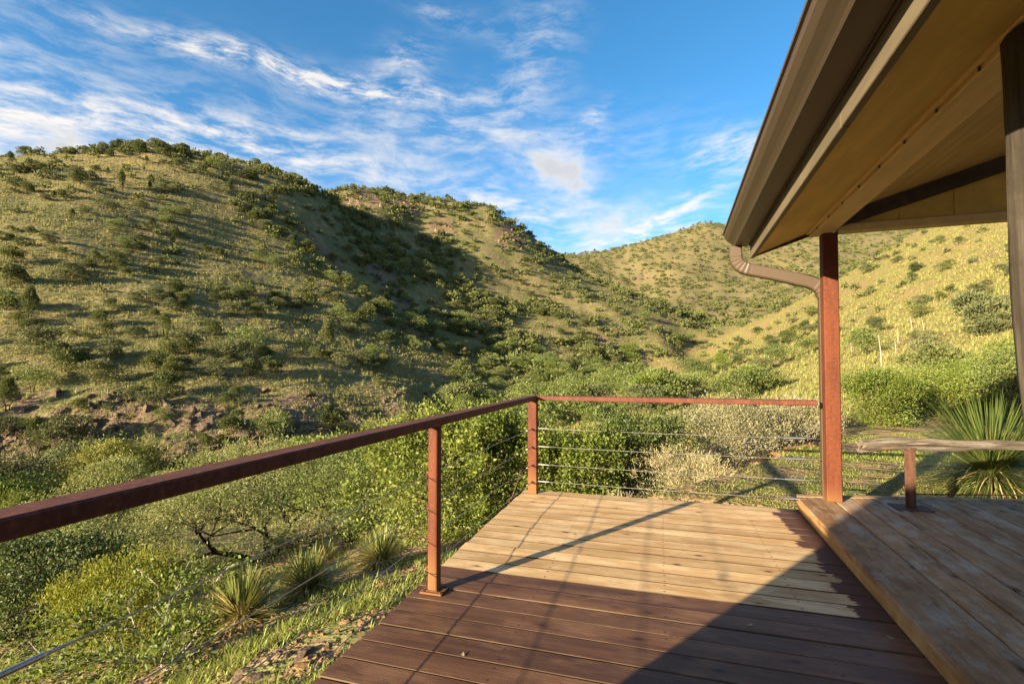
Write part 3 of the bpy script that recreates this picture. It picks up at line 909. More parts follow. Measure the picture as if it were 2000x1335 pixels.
def trunk_mb(seed, h, r, stems=3, spread=0.25, sides=5):
    rnd = random.Random(seed); mb = MB()
    for s in range(stems):
        a = 6.283 * s / stems + rnd.random()
        p = Vector((math.cos(a), math.sin(a), 0)) * r * 0.8; pts = [p.copy()]; rr = [r]
        for k in range(4):
            p = p + Vector((math.cos(a) * spread + rnd.gauss(0, .08), math.sin(a) * spread + rnd.gauss(0, .08), 0.75)) * h * 0.2
            pts.append(p.copy()); rr.append(r * (1 - 0.2 * (k + 1)))
        pts[0].z = -0.3 * h
        mb.tube(pts, rr, sides, cap=False)
    return mb


def sotol_data(seed, n, Lb, wb, droop=0.35, emin=-10, emax=85, segs=3):
    """rosette of narrow sword blades"""
    rng = np.random.RandomState(seed)
    az = rng.rand(n) * 6.283
    s = rng.rand(n)
    el = np.radians(emin + (emax - emin) * s)
    L = Lb * rng.uniform(0.75, 1.08, n)
    d = np.stack([np.cos(az) * np.cos(el), np.sin(az) * np.cos(el), np.sin(el)], 1)
    side = np.stack([-np.sin(az), np.cos(az), np.zeros(n)], 1)
    base = np.stack([np.cos(az) * 0.05, np.sin(az) * 0.05, 0.06 + 0.10 * s], 1) * (Lb / 0.5)
    dr = droop * rng.uniform(0.3, 1.3, n)
    rows = []
    for k in range(segs + 1):
        t = k / segs
        c = base + d * (L * t)[:, None]
        c[:, 2] -= dr * L * t * t * np.cos(el)
        w = wb * (0.7 + 0.5 * t) * (1 - t ** 2.2) * 0.5 + 0.0006
        rows.append((c - side * w, c + side * w))
    V = np.zeros((n, (segs + 1) * 2, 3))
    for k, (a, b) in enumerate(rows):
        V[:, 2 * k] = a; V[:, 2 * k + 1] = b
    q = np.array([[2 * k, 2 * k + 1, 2 * k + 3, 2 * k + 2] for k in range(segs)])
    F = (q[None] + (np.arange(n) * (segs + 1) * 2)[:, None, None]).reshape(-1, 4)
    V = V.reshape(-1, 3); V[:, 2] = np.maximum(V[:, 2], 0.0)
    return V, F


def scatter(V, F, pos, yaw, scl, tilt=None):
    """many copies of a small shape merged into one surface"""
    n = len(pos); c, s = np.cos(yaw)[:, None], np.sin(yaw)[:, None]
    scl = np.asarray(scl, float)
    if scl.ndim == 1: scl = np.stack([scl, scl, scl], 1)
    X = V[None, :, 0] * scl[:, 0:1]; Y = V[None, :, 1] * scl[:, 1:2]; Z = V[None, :, 2] * scl[:, 2:3]
    W = np.stack([X * c - Y * s + pos[:, 0:1], X * s + Y * c + pos[:, 1:2], Z + pos[:, 2:3]], -1).reshape(-1, 3)
    FF = (F[None] + (np.arange(n) * len(V))[:, None, None]).reshape(-1, F.shape[1])
    return W, FF


def merge(parts):
    V, F, n = [], [], 0
    for v, f in parts:
        V.append(v); F.append(f + n); n += len(v)
    return np.vstack(V), np.vstack(F)


def plant(name, label, cat, loc, trunk, crown, rotz=0.0, scale=1.0, group=None):
    t = obj(name, None, None, loc, (0, 0, rotz), (scale, scale, scale) if np.isscalar(scale) else scale)
    t.empty_display_size = 0.2
    tag(t, label, cat, group)
    if trunk is not None: obj('trunk', trunk, t)
    obj('crown', crown, t)
    return t


# ------------------------------------------------------------------ built things
def frame_root(name, a, u0, v0, z0, label, cat, group=None):
    """empty whose local x runs across (v) and local y ahead (u)"""
    x = u0 * math.sin(a) + v0 * math.cos(a); y = u0 * math.cos(a) - v0 * math.sin(a)
    o = obj(name, None, None, (x, y, z0), (0, 0, -a)); o.empty_display_size = 0.3
    return tag(o, label, cat, group)


# ---- lower deck
def build_deck():
    root = frame_root('wooden_deck', A_D, 0, 0, 0, 'lower wooden deck of long boards, half dark and wet, half pale and dry', 'deck')
    V0, V1, PT, W = -1.46, 1.52, 0.159, 0.1500
    def plank_mesh(name, mat, edge):
        mb = MB(); mb.bar('x', V0, V1, [(p, q) for p, q in cham(0, W, -0.036, 0, 0.0025)])
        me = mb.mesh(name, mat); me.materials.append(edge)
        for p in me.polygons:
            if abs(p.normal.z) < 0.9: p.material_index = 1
        return me
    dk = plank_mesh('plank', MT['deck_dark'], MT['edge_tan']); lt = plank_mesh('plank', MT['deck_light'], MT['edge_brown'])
    rnd = random.Random(3)
    for k in range(-36, 14):
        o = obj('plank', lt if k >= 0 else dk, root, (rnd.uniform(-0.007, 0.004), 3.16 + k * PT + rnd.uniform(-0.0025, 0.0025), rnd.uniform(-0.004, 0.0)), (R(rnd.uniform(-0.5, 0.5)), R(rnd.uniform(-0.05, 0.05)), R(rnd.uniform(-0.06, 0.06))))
    mb = MB(); mb.box(V0 + 0.03, V0 + 0.07, -2.5, 5.37, -0.24, -0.042); obj('rim_joist', mb.mesh('rim_joist', MT['darktimber']), root)
    mb = MB(); mb.box(V0 + 0.08, 1.2, 5.33, 5.37, -0.24, -0.042); obj('rim_joist', mb.mesh('rim_joist', MT['darktimber']), root)
    for x in (-0.75, 0.0, 0.75):
        mb = MB(); mb.box(x, x + 0.04, -2.5, 5.32, -0.24, -0.042); obj('joist', mb.mesh('joist', MT['darktimber']), root)
    for (x, y) in ((-1.36, 5.2), (-1.36, 2.8), (-1.36, 0.3)):
        mb = MB(); mb.box(x - 0.05, x + 0.05, y - 0.05, y + 0.05, -1.6, -0.25); obj('footing_post', mb.mesh('footing_post', MT['darktimber']), root)


build_deck()


# ---- raised platform
def far_edge(v): return 5.351 + (v - 1.10) * 0.2345


def build_platform():
    root = frame_root('raised_platform', A_H, 0, 0, 0, 'raised weathered plank platform one step above the lower deck', 'platform')
    Z0, Z1 = 0.092, 0.135
    edges = [1.10, 1.405]
    rnd = random.Random(5)
    while edges[-1] < 6.6: edges.append(edges[-1] + 0.188 + rnd.uniform(-0.004, 0.004))
    for i in range(len(edges) - 1):
        a, b = edges[i], edges[i + 1] - 0.011
        w = b - a
        mb = MB()
        mb.bar('y', -3.0, 5, [(p, q) for p, q in cham(0, w, Z0, Z1, 0.004)], end1=lambda p, q, a=a: far_edge(a + p) + 0.0)
        obj('plank', mb.mesh('plank', MT['platform']), root, (a, 0, rnd.uniform(-0.003, 0)))
    mb = MB(); mb.bar('y', -3.0, 5.33, cham(1.112, 1.15, 0.004, 0.090, 0.004)); obj('step_face', mb.mesh('step_face', MT['step']), root)
    # trim board along the far end
    mb = MB()
    pr = [(1.115, 0.0), (6.6, 0.0), (6.6, 0.10), (1.115, 0.085)]
    V = []
    for z in (0.02, 0.139):
        for (v, o) in pr: V.append((v, far_edge(v) + 0.006 + o, z))
    mb.add(V, [(3, 2, 1, 0), (4, 5, 6, 7), (0, 1, 5, 4), (1, 2, 6, 5), (2, 3, 7, 6), (3, 0, 4, 7)])
    obj('end_board', mb.mesh('end_board', MT['platform']), root)
    mb = MB(); mb.box(1.16, 6.6, -2.9, 5.2, -0.3, 0.0); obj('underframe', mb.mesh('underframe', MT['darktimber']), root)


build_platform()

RAIL_TOP = 1.062
CAB = (0.13, 0.312, 0.507, 0.703)


def build_railing():
    root = frame_root('cable_railing', A_D, 5.255, -1.335, 0, 'rusted steel railing with thin cables along the deck edge', 'railing')
    bx, by = -1.335, 5.255
    def loc(V): return V
    def part(name, mb, mat, parent=root, smooth=False):
        o = obj(name, mb.mesh(name, mat, smooth), parent, (-bx, -by, 0) if parent is root else (0, 0, 0))
        return o
    # posts
    mb = MB(); mb.bar('z', 0.002, RAIL_TOP - 0.051, cham(-1.385, -1.287, 5.215, 5.295, 0.006)); cp = part('post', mb, MT['rust_post'])
    cp['label'] = 'square corner post with bolted cable ends'
    for z in CAB:
        mb = MB()
        mb.tube([(-1.337, 5.212, z - 0.004), (-1.337, 5.185, z - 0.004)], 0.007, 8)
        mb.tube([(-1.337, 5.2148, z - 0.004), (-1.337, 5.205, z - 0.004)], 0.013, 6)
        mb.ring((-1.337, 5.178, z - 0.004), (1, 0, 0), 0.010, 0.0035, 10, 5)
        obj('eye_bolt', mb.mesh('eye_bolt', MT['rust_dark']), cp)
    n = 12
    for u in (2.79, 0.33):
        mb = MB(); c = (-1.335, u); h = 0.033; r = 0.014
        prof = []
        for (sx, sy, a0) in ((1, -1, -90), (1, 1, 0), (-1, 1, 90), (-1, -1, 180)):
            for k in range(4):
                a = R(a0 + k * 30); prof.append((c[0] + sx * (h - r) + r * math.cos(a), c[1] + sy * (h - r) + r * math.sin(a)))
        mb.bar('z', 0.012, RAIL_TOP - 0.051, prof)
        p = part('post', mb, MT['rust_post'], smooth=True)
        mb = MB(); mb.bar('z', 0.002, 0.012, cham(c[0] - 0.072, c[0] + 0.072, c[1] - 0.058, c[1] + 0.058, 0.003)); obj('base_plate', mb.mesh('base_plate', MT['rust_post']), p)
        for (ox, oy) in ((-0.056, -0.042), (0.056, -0.042), (-0.056, 0.042), (0.056, 0.042)):
            mb = MB(); mb.tube([(c[0] + ox, c[1] + oy, 0.0125), (c[0] + ox, c[1] + oy, 0.020)], 0.0075, 6); obj('bolt', mb.mesh('bolt', MT['rust_dark']), p)
        mb = MB(); q_ = [(c[0] + (h + 0.002) * a_, c[1] + (h + 0.002) * b_, 0.0145) for a_, b_ in ((1, -1), (1, 1), (-1, 1), (-1, -1), (1, -1))]; mb.tube(q_, 0.0045, 6); obj('weld', mb.mesh('weld', MT['rust_dark'], True), p)
        mb = MB(); q_ = [(c[0] + (h + 0.002) * a_, c[1] + (h + 0.002) * b_, RAIL_TOP - 0.0535) for a_, b_ in ((1, -1), (1, 1), (-1, 1), (-1, -1), (1, -1))]; mb.tube(q_, 0.004, 6); obj('weld', mb.mesh('weld', MT['rust_rail'], True), p)
        for z in CAB:
            mb = MB(); mb.ring((c[0] - h - 0.010, c[1] - 0.004, z), (0.25, 1, 0), 0.0125, 0.0032, 14, 6)
            obj('cable_ring', mb.mesh('cable_ring', MT['rust_post'], True), p)
            mb = MB(); mb.tube([(c[0] - h - 0.012, c[1] - h - 0.0015, z - 0.006), (c[0], c[1] - h - 0.0025, z - 0.012), (c[0] + h - 0.004, c[1] - h - 0.0015, z - 0.012)], 0.0022, 6)
            obj('dark_strand', mb.mesh('dark_strand', MT['bark_dark']), p)  # thin dark strand across the post front at each cable height
    # rails
    mb = MB(); mb.bar('y', -2.2, 5.305, cham(-1.386, -1.286, RAIL_TOP - 0.05, RAIL_TOP, 0.006)); tr = part('top_rail', mb, MT['rust_rail'])
    mb = MB(); mb.bar('x', -1.283, 1.405, cham(5.205, 5.305, RAIL_TOP - 0.05, RAIL_TOP, 0.006)); part('top_rail', mb, MT['rust_rail'])
    # side cables run outside the posts
    for i, z in enumerate(CAB):
        x = -1.335 - 0.045
        pts = [(x, -2.2, z - 0.002), (x, 0.33, z), (x, 1.5, z - 0.006), (x, 2.79, z), (x, 4.0, z - 0.006), (-1.337, 5.178, z - 0.004)]
        mb = MB(); mb.tube(pts, 0.0024, 6); cb = part('cable', mb, MT['bark_dark'] if False else MT['cable'])
        mb = MB(); mb.tube([(-1.350, 5.05, z - 0.0045), (-1.340, 5.15, z - 0.004)], 0.006, 8); obj('swage', mb.mesh('swage', MT['steel']), cb)
    mb = MB()
    zt = CAB[3] - 0.003
    mb.tube([(-1.380, 0.66, zt), (-1.380, 0.70, zt), (-1.380, 0.705, zt), (-1.380, 0.80, zt), (-1.380, 0.805, zt), (-1.380, 0.86, zt)], [0.004, 0.005, 0.008, 0.008, 0.005, 0.004], 10)
    part('turnbuckle', mb, MT['steel'])
    # far cables end in turnbuckles by the tall post
    for i, z in enumerate(CAB):
        x1 = 1.36
        mb = MB(); mb.tube([(-1.285, 5.255, z), (0, 5.255, z - 0.008), (1.12, 5.255, z - 0.004)], 0.0024, 6); cb = part('cable', mb, MT['cable'])
        mb = MB(); mb.tube([(-1.275, 5.255, z), (-1.16, 5.255, z - 0.001)], [0.0075, 0.006], 8); mb.tube([(-1.285, 5.255, z), (-1.27, 5.255, z)], 0.012, 8); obj('swage', mb.mesh('swage', MT['steel']), cb)
        mb = MB(); mb.tube([(1.05, 5.255, z - 0.003), (1.06, 5.255, z - 0.003), (1.135, 5.255, z - 0.003), (1.14, 5.255, z - 0.003), (1.31, 5.255, z), (1.315, 5.255, z), (1.40, 5.255, z)], [0.004, 0.0055, 0.0055, 0.0125, 0.0125, 0.005, 0.005], 10)
        part('turnbuckle', mb, MT['steel'])


build_railing()


# ---- house: roof, eave, posts
def build_house():
    root = frame_root('house', A_H, 5.32, 1.39, 0.135, 'brown and tan house porch with gutter, beam and rusted post', 'house')
    O = (-1.39, -5.32, -0.135)
    def part(name, mb, mat, parent=root, smooth=False, label=None):
        o = obj(name, mb.mesh(name, mat, smooth), parent, O if parent is root else (0, 0, 0))
        if label: o['label'] = label
        return o
    U0, U1 = -2.6, 5.46
    SL = 0.315
    def sof(v): return 2.485 + 0.39 * (min(v, 1.25) - 0.763) + SL * max(v - 1.25, 0)
    # tall steel post at the corner
    mb = MB(); mb.bar('z', 0.137, 2.625, cham(1.330, 1.455, 5.262, 5.387, 0.008)); part('porch_post', mb, MT['rust_post'], label='tall square rusted steel post')
    # log column
    rnd = random.Random(9); mb = MB(); V = []; ns, nz = 18, 26
    for k in range(nz):
        t = k / (nz - 1); z = 0.137 + t * (2.64 - 0.137)
        cx = 1.400 - 0.100 * t + 0.012 * math.sin(t * 7 + 1); cy = 2.36 + 0.012 * math.sin(t * 5)
        for s_ in range(ns):
            a = 2 * math.pi * s_ / ns
            r = 0.090 + 0.006 * math.sin(2 * a + 4 * t) + 0.004 * math.sin(5 * a + 9 * t) + rnd.uniform(-0.0015, 0.0015) + 0.01 * t
            V.append((cx + r * math.cos(a), cy + r * math.sin(a), z))
    fs = [(k * ns + i, k * ns + (i + 1) % ns, (k + 1) * ns + (i + 1) % ns, (k + 1) * ns + i) for k in range(nz - 1) for i in range(ns)]
    mb.add(V, fs); part('log_column', mb, MT['column'], smooth=True, label='rough brown log column')
    # gutter (K-shaped trough with closed end)
    g = [(0.714, 2.5970), (0.589, 2.5970), (0.582, 2.6120), (0.559, 2.6340), (0.524, 2.6620), (0.500, 2.6940), (0.492, 2.7220), (0.480, 2.7260), (0.478, 2.7380), (0.494, 2.7420),
         (0.500, 2.7260), (0.507, 2.6980), (0.530, 2.6680), (0.564, 2.6390), (0.594, 2.6040), (0.710, 2.6040)]
    mb = MB(); mb.bar('y', U0, U1, g); gt = part('gutter', mb, MT['gutter'])
    mb = MB(); mb.bar('y', U1, U1 + 0.003, [(0.714, 2.5970), (0.589, 2.5970), (0.582, 2.6120), (0.559, 2.6340), (0.524, 2.6620), (0.500, 2.6940), (0.478, 2.7380), (0.714, 2.7380)]); obj('end_cap', mb.mesh('end_cap', MT['gutter']), gt)
    mb = MB(); mb.bar('y', U0, U1 + 0.004, [(0.591, 2.5955), (0.585, 2.5955), (0.574, 2.6100), (0.580, 2.6140)]); obj('lip', mb.mesh('lip', MT['gutter']), gt)
    # boards behind the gutter
    mb = MB(); mb.bar('y', U0, 5.40, cham(0.716, 0.729, 2.585, 2.735, 0.003)); part('backing_board', mb, MT['darktimber'])
    cuts = [U0, 0.9, 2.58, 3.32, 5.425]
    for a, b in zip(cuts[:-1], cuts[1:]):
        mb = MB(); mb.bar('y', a + 0.003, b - 0.003, cham(0.732, 0.769, 2.466, 2.70, 0.004)); part('fascia_board', mb, MT['fascia'])
    # soffit boards
    for a, b in zip([U0, 1.6, 4.18], [1.6, 4.18, 5.405]):
        mb = MB(); mb.bar('y', a + 0.0015, b - 0.0015, [(0.773, sof(0.773)), (1.246, sof(1.246)), (1.246, sof(1.246) + 0.02), (0.773, sof(0.773) + 0.02)]); part('soffit_board', mb, MT['soffit'])
    mb = MB(); mb.bar('y', U0, 5.39, cham(1.222, 1.2475, 2.652, 2.668, 0.003)); part('trim_strip', mb, MT['beam'])
    mb = MB(); mb.bar('y', 5.408, 5.448, [(0.774, sof(0.774) - 0.008), (1.46, sof(1.46) - 0.03), (1.46, sof(1.46) + 0.10), (0.774, sof(0.774) + 0.14)]); part('rake_board', mb, MT['darktimber'])
    # beam on the post
    mb = MB(); mb.bar('y', U0, 5.40, cham(1.250, 1.425, 2.628, 2.90, 0.006)); bm = part('beam', mb, MT['beam'])
    for k in range(14):
        y = 5.1 - k * 0.36
        mb = MB(); mb.box(1.240, 1.2485, y, y + 0.009, 2.633, 2.650); obj('slot_shade', mb.mesh('slot_shade', MT['fascia']), bm)  # dark blocks stand in for shadowed slots along the beam
    # ceiling boards
    v = 1.428
    while v < 5.2:
        z = sof(v) + 0.04
        mb = MB(); w = 0.093
        mb.bar('y', U0, 5.26, [(v, z), (v + w, z + SL * w), (v + w, z + SL * w + 0.015), (v, z + 0.015)])
        part('ceiling_board', mb, MT['ceiling']); v += 0.097
    # gable end
    mb = MB(); mb.bar('y', 5.300, 5.315, [(1.46, 2.705), (5.2, 2.705), (5.2, sof(5.2)), (1.46, sof(1.46) + 0.02)]); gp = part('gable_panel', mb, MT['soffit'])
    for x in (1.95, 2.35, 2.75, 3.15, 3.55, 3.95):
        mb = MB(); mb.box(x, x + 0.035, 5.288, 5.2995, 2.705, sof(x) - 0.03); obj('batten', mb.mesh('batten', MT['soffit']), gp)
    mb = MB(); mb.bar('x', 1.458, 5.2, cham(5.262, 5.387, 2.632, 2.700, 0.004)); part('tie_beam', mb, MT['beam'])
    mb = MB(); mb.bar('y', 5.20, 5.285, [(1.43, sof(1.43) - 0.075), (5.2, sof(5.2) - 0.115), (5.2, sof(5.2) + 0.036), (1.43, sof(1.43) + 0.036)]); part('rafter', mb, MT['darktimber'])
    # roof sheet
    mb = MB(); mb.bar('y', U0 - 0.3, 5.50, [(0.505, 2.746), (5.2, 2.746 + SL * 4.73 + 0.12), (5.2, 2.746 + SL * 4.73 + 0.16), (0.497, 2.770)]); part('roof', mb, MT['roof'])
    # downspout: drop, elbow, sloping run, elbow, drop behind the post
    def sweep(pts, hw, hd, ribs=None):
        mb = MB(); V = []; n = len(pts)
        pv = [Vector(p) for p in pts]
        for i in range(n):
            t = (pv[min(i + 1, n - 1)] - pv[max(i - 1, 0)]).normalized()
            yy = Vector((0, 1, 0)); xx = yy.cross(t).normalized()
            k = 1.0 if not ribs else ribs[i]
            c = 0.012
            for (sx, sy) in ((1, -1), (1, 1), (-1, 1), (-1, -1)):
                for (ox, oy) in (((-c, 0), (0, c)) if sx * sy < 0 else ((0, -c), (-c, 0))):
                    pass
            prof = [(hw - c, -hd), (hw, -hd + c), (hw, hd - c), (hw - c, hd), (-hw + c, hd), (-hw, hd - c), (-hw, -hd + c), (-hw + c, -hd)]
            for (p, q) in prof: V.append(pv[i] + xx * p * k + yy * q * k)
        fs = [(i * 8 + j, i * 8 + (j + 1) % 8, (i + 1) * 8 + (j + 1) % 8, (i + 1) * 8 + j) for i in range(n - 1) for j in range(8)]
        mb.add(V, fs); return mb
    def arc(p0, p1, p2, n):
        return [tuple((1 - t) ** 2 * Vector(p0) + 2 * t * (1 - t) * Vector(p1) + t * t * Vector(p2)) for t in [k / (n - 1) for k in range(n)]]
    y = 5.438
    e1 = arc((0.60, y, 2.505), (0.595, y, 2.385), (0.735, y, 2.352), 24)
    rb = [1.0 + (0.055 if k % 4 < 2 else 0.0) for k in range(24)]
    ds = part('downspout', sweep([(0.60, y, 2.596), (0.60, y, 2.55)] + e1, 0.056, 0.046, [1.0, 1.0] + rb), MT['gutter'], label='brown downspout elbow with ribs')
    e2 = arc((1.21, y, 2.215), (1.375, y, 2.168), (1.380, y, 2.04), 20)
    obj('run', sweep([(0.730, y, 2.353), (0.95, y, 2.293), (1.215, y, 2.2135)], 0.057, 0.047).mesh('run', MT['gutter']), ds)
    obj('lower_elbow', sweep([(1.13, y, 2.237)] + e2, 0.0585, 0.0485, [1.0] + [1.0 + (0.05 if k % 4 < 2 and k > 5 else 0.0) for k in range(20)]).mesh('lower_elbow', MT['gutter']), ds)
    obj('leader', sweep([(1.380, y, 2.05), (1.380, y, 1.0), (1.380, y, -0.05)], 0.052, 0.044).mesh('leader', MT['gutter']), ds)
    # unseen house wing added to shade the deck; gap by its post passes light
    mb = MB(); mb.box(-3.04, 4.0, -6.6, -3.1, -1.2, 2.40); part('unseen_wall', mb, MT['stucco'])
    mb = MB(); mb.box(-3.40, -3.10, -3.4, -3.1, -1.2, 2.40); part('unseen_post', mb, MT['darktimber'])


build_house()


# ---- low log rail on the platform
def build_lograil():
    bx, by = 3.515, 4.36
    root = obj('log_rail', None, None, (bx, by, 0.135)); root.empty_display_size = 0.2
    tag(root, 'low rail of silvered old log on a rusted steel post', 'rail')
    rnd = random.Random(12)
    mb = MB(); V = []; ns, n = 20, 46
    for k in range(n):
        t = k / (n - 1); x = -0.43 + t * 2.75
        cz = 0.553 + 0.010 * math.sin(t * 5 + 0.4) - 0.012 * t * 2 + 0.006 * math.sin(t * 17) - 0.02 * max(0, 0.12 - t) / 0.12
        cy = 0.015 * math.sin(t * 4 + 1)
        rr = 0.047 + 0.006 * math.sin(t * 9) + (0.010 if t < 0.14 else 0.0) * (1 - t / 0.14)
        for s_ in range(ns):
            a = 2 * math.pi * s_ / ns
            groove = 0.010 * math.exp(-((math.sin((a - 0.5 - 1.0 * t) / 2)) / 0.10) ** 2) + 0.007 * math.exp(-((math.sin((a - 3.6 + 0.8 * t) / 2)) / 0.09) ** 2)
            r = rr * (1 + 0.07 * math.sin(3 * a + 2 * t) + 0.05 * math.sin(5 * a - 6 * t)) - groove + rnd.uniform(-0.0012, 0.0012)
            V.append((x + (rnd.uniform(-0.012, 0.012) if k == 0 else 0), cy + r * math.cos(a), cz + r * math.sin(a)))
    fs = [(k * ns + i, k * ns + (i + 1) % ns, (k + 1) * ns + (i + 1) % ns, (k + 1) * ns + i) for k in range(n - 1) for i in range(ns)]
    fs += [tuple(range(ns))[::-1], tuple(range((n - 1) * ns, n * ns))]
    mb.add(V, fs); obj('log', mb.mesh('log', MT['log'], True), root)
    mb = MB()
    mb.bar('z', 0.008, 0.512, [(-0.038, 0.012), (0.038, 0.012), (0.038, 0.020), (-0.038, 0.020)])
    mb.bar('z', 0.008, 0.512, [(-0.012, -0.038), (0.012, -0.038), (0.010, 0.0115), (-0.010, 0.0115)])
    mb.bar('z', 0.500, 0.530, cham(-0.03, 0.03, -0.03, 0.03, 0.004))
    obj('post', mb.mesh('post', MT['rust_dark']), root)
    mb = MB(); mb.bar('z', 0.001, 0.0075, cham(-0.15, 0.13, -0.10, 0.10, 0.003)); pl = obj('base_plate', mb.mesh('base_plate', MT['rust_dark']), root, (0, 0, 0), (0, 0, -A_H))
    mb = MB(); mb.tube([(0.036, 0.016, 0.115), (1.2, 0.012, 0.109), (2.3, 0.01, 0.113)], 0.006, 8); obj('rod', mb.mesh('rod', MT['rust_dark'], True), root)
    mb = MB(); mb.tube([(-0.40, -0.045, 0.515), (-0.45, -0.05, 0.522), (-0.475, -0.04, 0.535), (-0.46, -0.03, 0.545), (-0.43, -0.02, 0.542)], 0.005, 6); obj('hook', mb.mesh('hook', MT['rust_dark'], True), root)


build_lograil()


# ------------------------------------------------------------------ close plants, one by one
def near_plant(name, label, cat, px, d, crown_mat, bark, rot=0.0, dz=-0.05, **kw):
    mb, (V, F) = branchy(**kw)
    x, y, z = at(px, d)
    return plant(name, label, cat, (x, y, z + dz), mb.mesh('trunk', MT[bark], True), mesh_np('crown', V, F, MT[crown_mat]), rot)


def build_near():
    B = near_plant
    # below and beside the side railing
    B('shrub', 'yellow-green feathery bush on the slope below the side railing', 'bush', 255, 5.3, 'leaf_yellow', 'bark_brown', seed=101, w=1.12, h=1.0, stems=9, levels=3, kids=(3, 4), flare=0.55, trunk_r=0.014, leaves=15000, L=0.034, W=0.013, clump=0.035, up=0.9, low=0.02, upward=0.7)
    B('shrub', 'sprawling pale-twigged shrub with oval leaves below the railing cables', 'bush', 345, 4.4, 'leaf_bright', 'bark_grey', seed=102, fill=0.0, w=1.5, h=0.74, stems=10, levels=2, kids=(2, 3), flare=1.2, trunk_r=0.011, leaves=2600, L=0.048, W=0.027, clump=0.05, up=0.35, low=0.06, lean=(-0.2, -0.2), gnarl=0.15)
    B('shrub', 'dark leafy bush in the bottom corner under the handrail', 'bush', 40, 6.2, 'leaf_deep', 'bark_dark', seed=103, w=2.3, h=1.25, stems=7, levels=4, kids=(2, 3), flare=0.8, trunk_r=0.03, leaves=13000, L=0.050, W=0.028, clump=0.09)
    B('shrub', 'broad olive bush behind the dark leafy bush, cut by the handrail', 'bush', 130, 9.5, 'leaf_mesquite', 'bark_dark', seed=104, w=3.4, h=1.75, stems=7, levels=4, kids=(2, 3), flare=0.85, trunk_r=0.04, leaves=15000, L=0.055, W=0.024, clump=0.12)
    B('mesquite_tree', 'spreading feathery mesquite with dark leaning trunk under the handrail', 'tree', 525, 11.0, 'leaf_mesquite', 'bark_dark', seed=105, fill=0.12, w=4.9, h=2.35, stems=4, levels=5, kids=(2, 3), flare=0.95, trunk_r=0.085, leaves=26000, L=0.060, W=0.022, clump=0.13, low=0.28, lean=(-0.3, 0))
    B('mesquite_tree', 'shadowy mesquite between the feathery one and the bright bush', 'tree', 690, 10.4, 'leaf_oak', 'bark_dark', seed=106, fill=0.12, w=2.9, h=2.0, stems=6, levels=4, kids=(2, 3), flare=0.6, trunk_r=0.05, leaves=17000, L=0.055, W=0.024, clump=0.12, low=0.30)
    B('leafy_bush', 'large bright green bush behind the round railing post', 'bush', 860, 8.6, 'leaf_bright', 'bark_brown', seed=107, w=2.5, h=2.25, stems=9, levels=4, kids=(2, 3), flare=0.6, trunk_r=0.03, leaves=25000, L=0.060, W=0.033, clump=0.07, low=0.05)
    B('leafy_bush', 'bright green bush just left of the square corner post', 'bush', 975, 8.3, 'leaf_bright', 'bark_brown', seed=108, w=1.75, h=2.15, stems=8, levels=4, kids=(2, 3), flare=0.5, trunk_r=0.028, leaves=19000, L=0.060, W=0.034, clump=0.07, low=0.03)
    # behind the far cables
    B('leafy_bush', 'bright green bush directly right of the square corner post', 'bush', 1110, 8.2, 'leaf_bright', 'bark_brown', seed=109, w=1.7, h=1.75, stems=8, levels=4, kids=(2, 3), flare=0.55, trunk_r=0.028, leaves=17000, L=0.055, W=0.032, clump=0.07, low=0.03)
    B('leafy_bush', 'deep green bush in the middle behind the far cables', 'bush', 1225, 9.3, 'leaf_oak', 'bark_brown', seed=110, w=2.1, h=1.75, stems=8, levels=4, kids=(2, 3), flare=0.6, trunk_r=0.03, leaves=17000, L=0.055, W=0.030, clump=0.07, low=0.05)
    B('sage_bush', 'silvery grey-green bush behind the far cables', 'bush', 1430, 10.2, 'leaf_silver', 'bark_grey', seed=111, w=2.5, h=1.30, stems=11, levels=4, kids=(2, 3), flare=0.65, trunk_r=0.02, leaves=18000, L=0.052, W=0.020, clump=0.08, up=0.8, low=0.03, upward=0.5)
    B('sage_bush', 'smaller silvery bush beside the tall rusted post', 'bush', 1555, 11.0, 'leaf_silver', 'bark_grey', seed=112, w=1.6, h=1.05, stems=9, levels=4, kids=(2, 3), flare=0.6, trunk_r=0.018, leaves=11000, L=0.050, W=0.019, clump=0.07, up=0.8, low=0.03, upward=0.5)
    B('dry_brush', 'straw-coloured dry brush at the far edge of the deck', 'bush', 1340, 7.3, 'leaf_straw', 'bark_grey', seed=113, w=1.2, h=0.92, stems=20, levels=3, kids=(2, 3), flare=0.75, trunk_r=0.008, leaves=11000, L=0.065, W=0.006, clump=0.05, up=0.5, low=0.0, upward=0.3)
    B('dry_brush', 'low pale dry brush below the middle of the far cables', 'bush', 1205, 6.7, 'leaf_straw', 'bark_grey', seed=114, fill=0.0, w=0.6, h=0.68, stems=8, levels=2, kids=(2, 3), flare=0.6, trunk_r=0.006, leaves=600, L=0.06, W=0.006, clump=0.04, up=0.5, low=0.3)
    # right of the tall post
    B('leafy_bush', 'round leafy bush right beside the tall rusted post', 'bush', 1712, 12.2, 'leaf_bright', 'bark_brown', seed=115, fill=0.3, w=1.75, h=1.42, stems=10, levels=4, kids=(2, 3), flare=0.5, trunk_r=0.03, leaves=21000, L=0.050, W=0.027, clump=0.09, low=0.0)
    B('leafy_bush', 'wide leafy bush behind the log rail', 'bush', 1840, 13.4, 'leaf_bright', 'bark_brown', seed=116, fill=0.3, w=2.2, h=1.22, stems=8, levels=4, kids=(2, 3), flare=0.7, trunk_r=0.03, leaves=26000, L=0.052, W=0.028, clump=0.13, low=0.0)
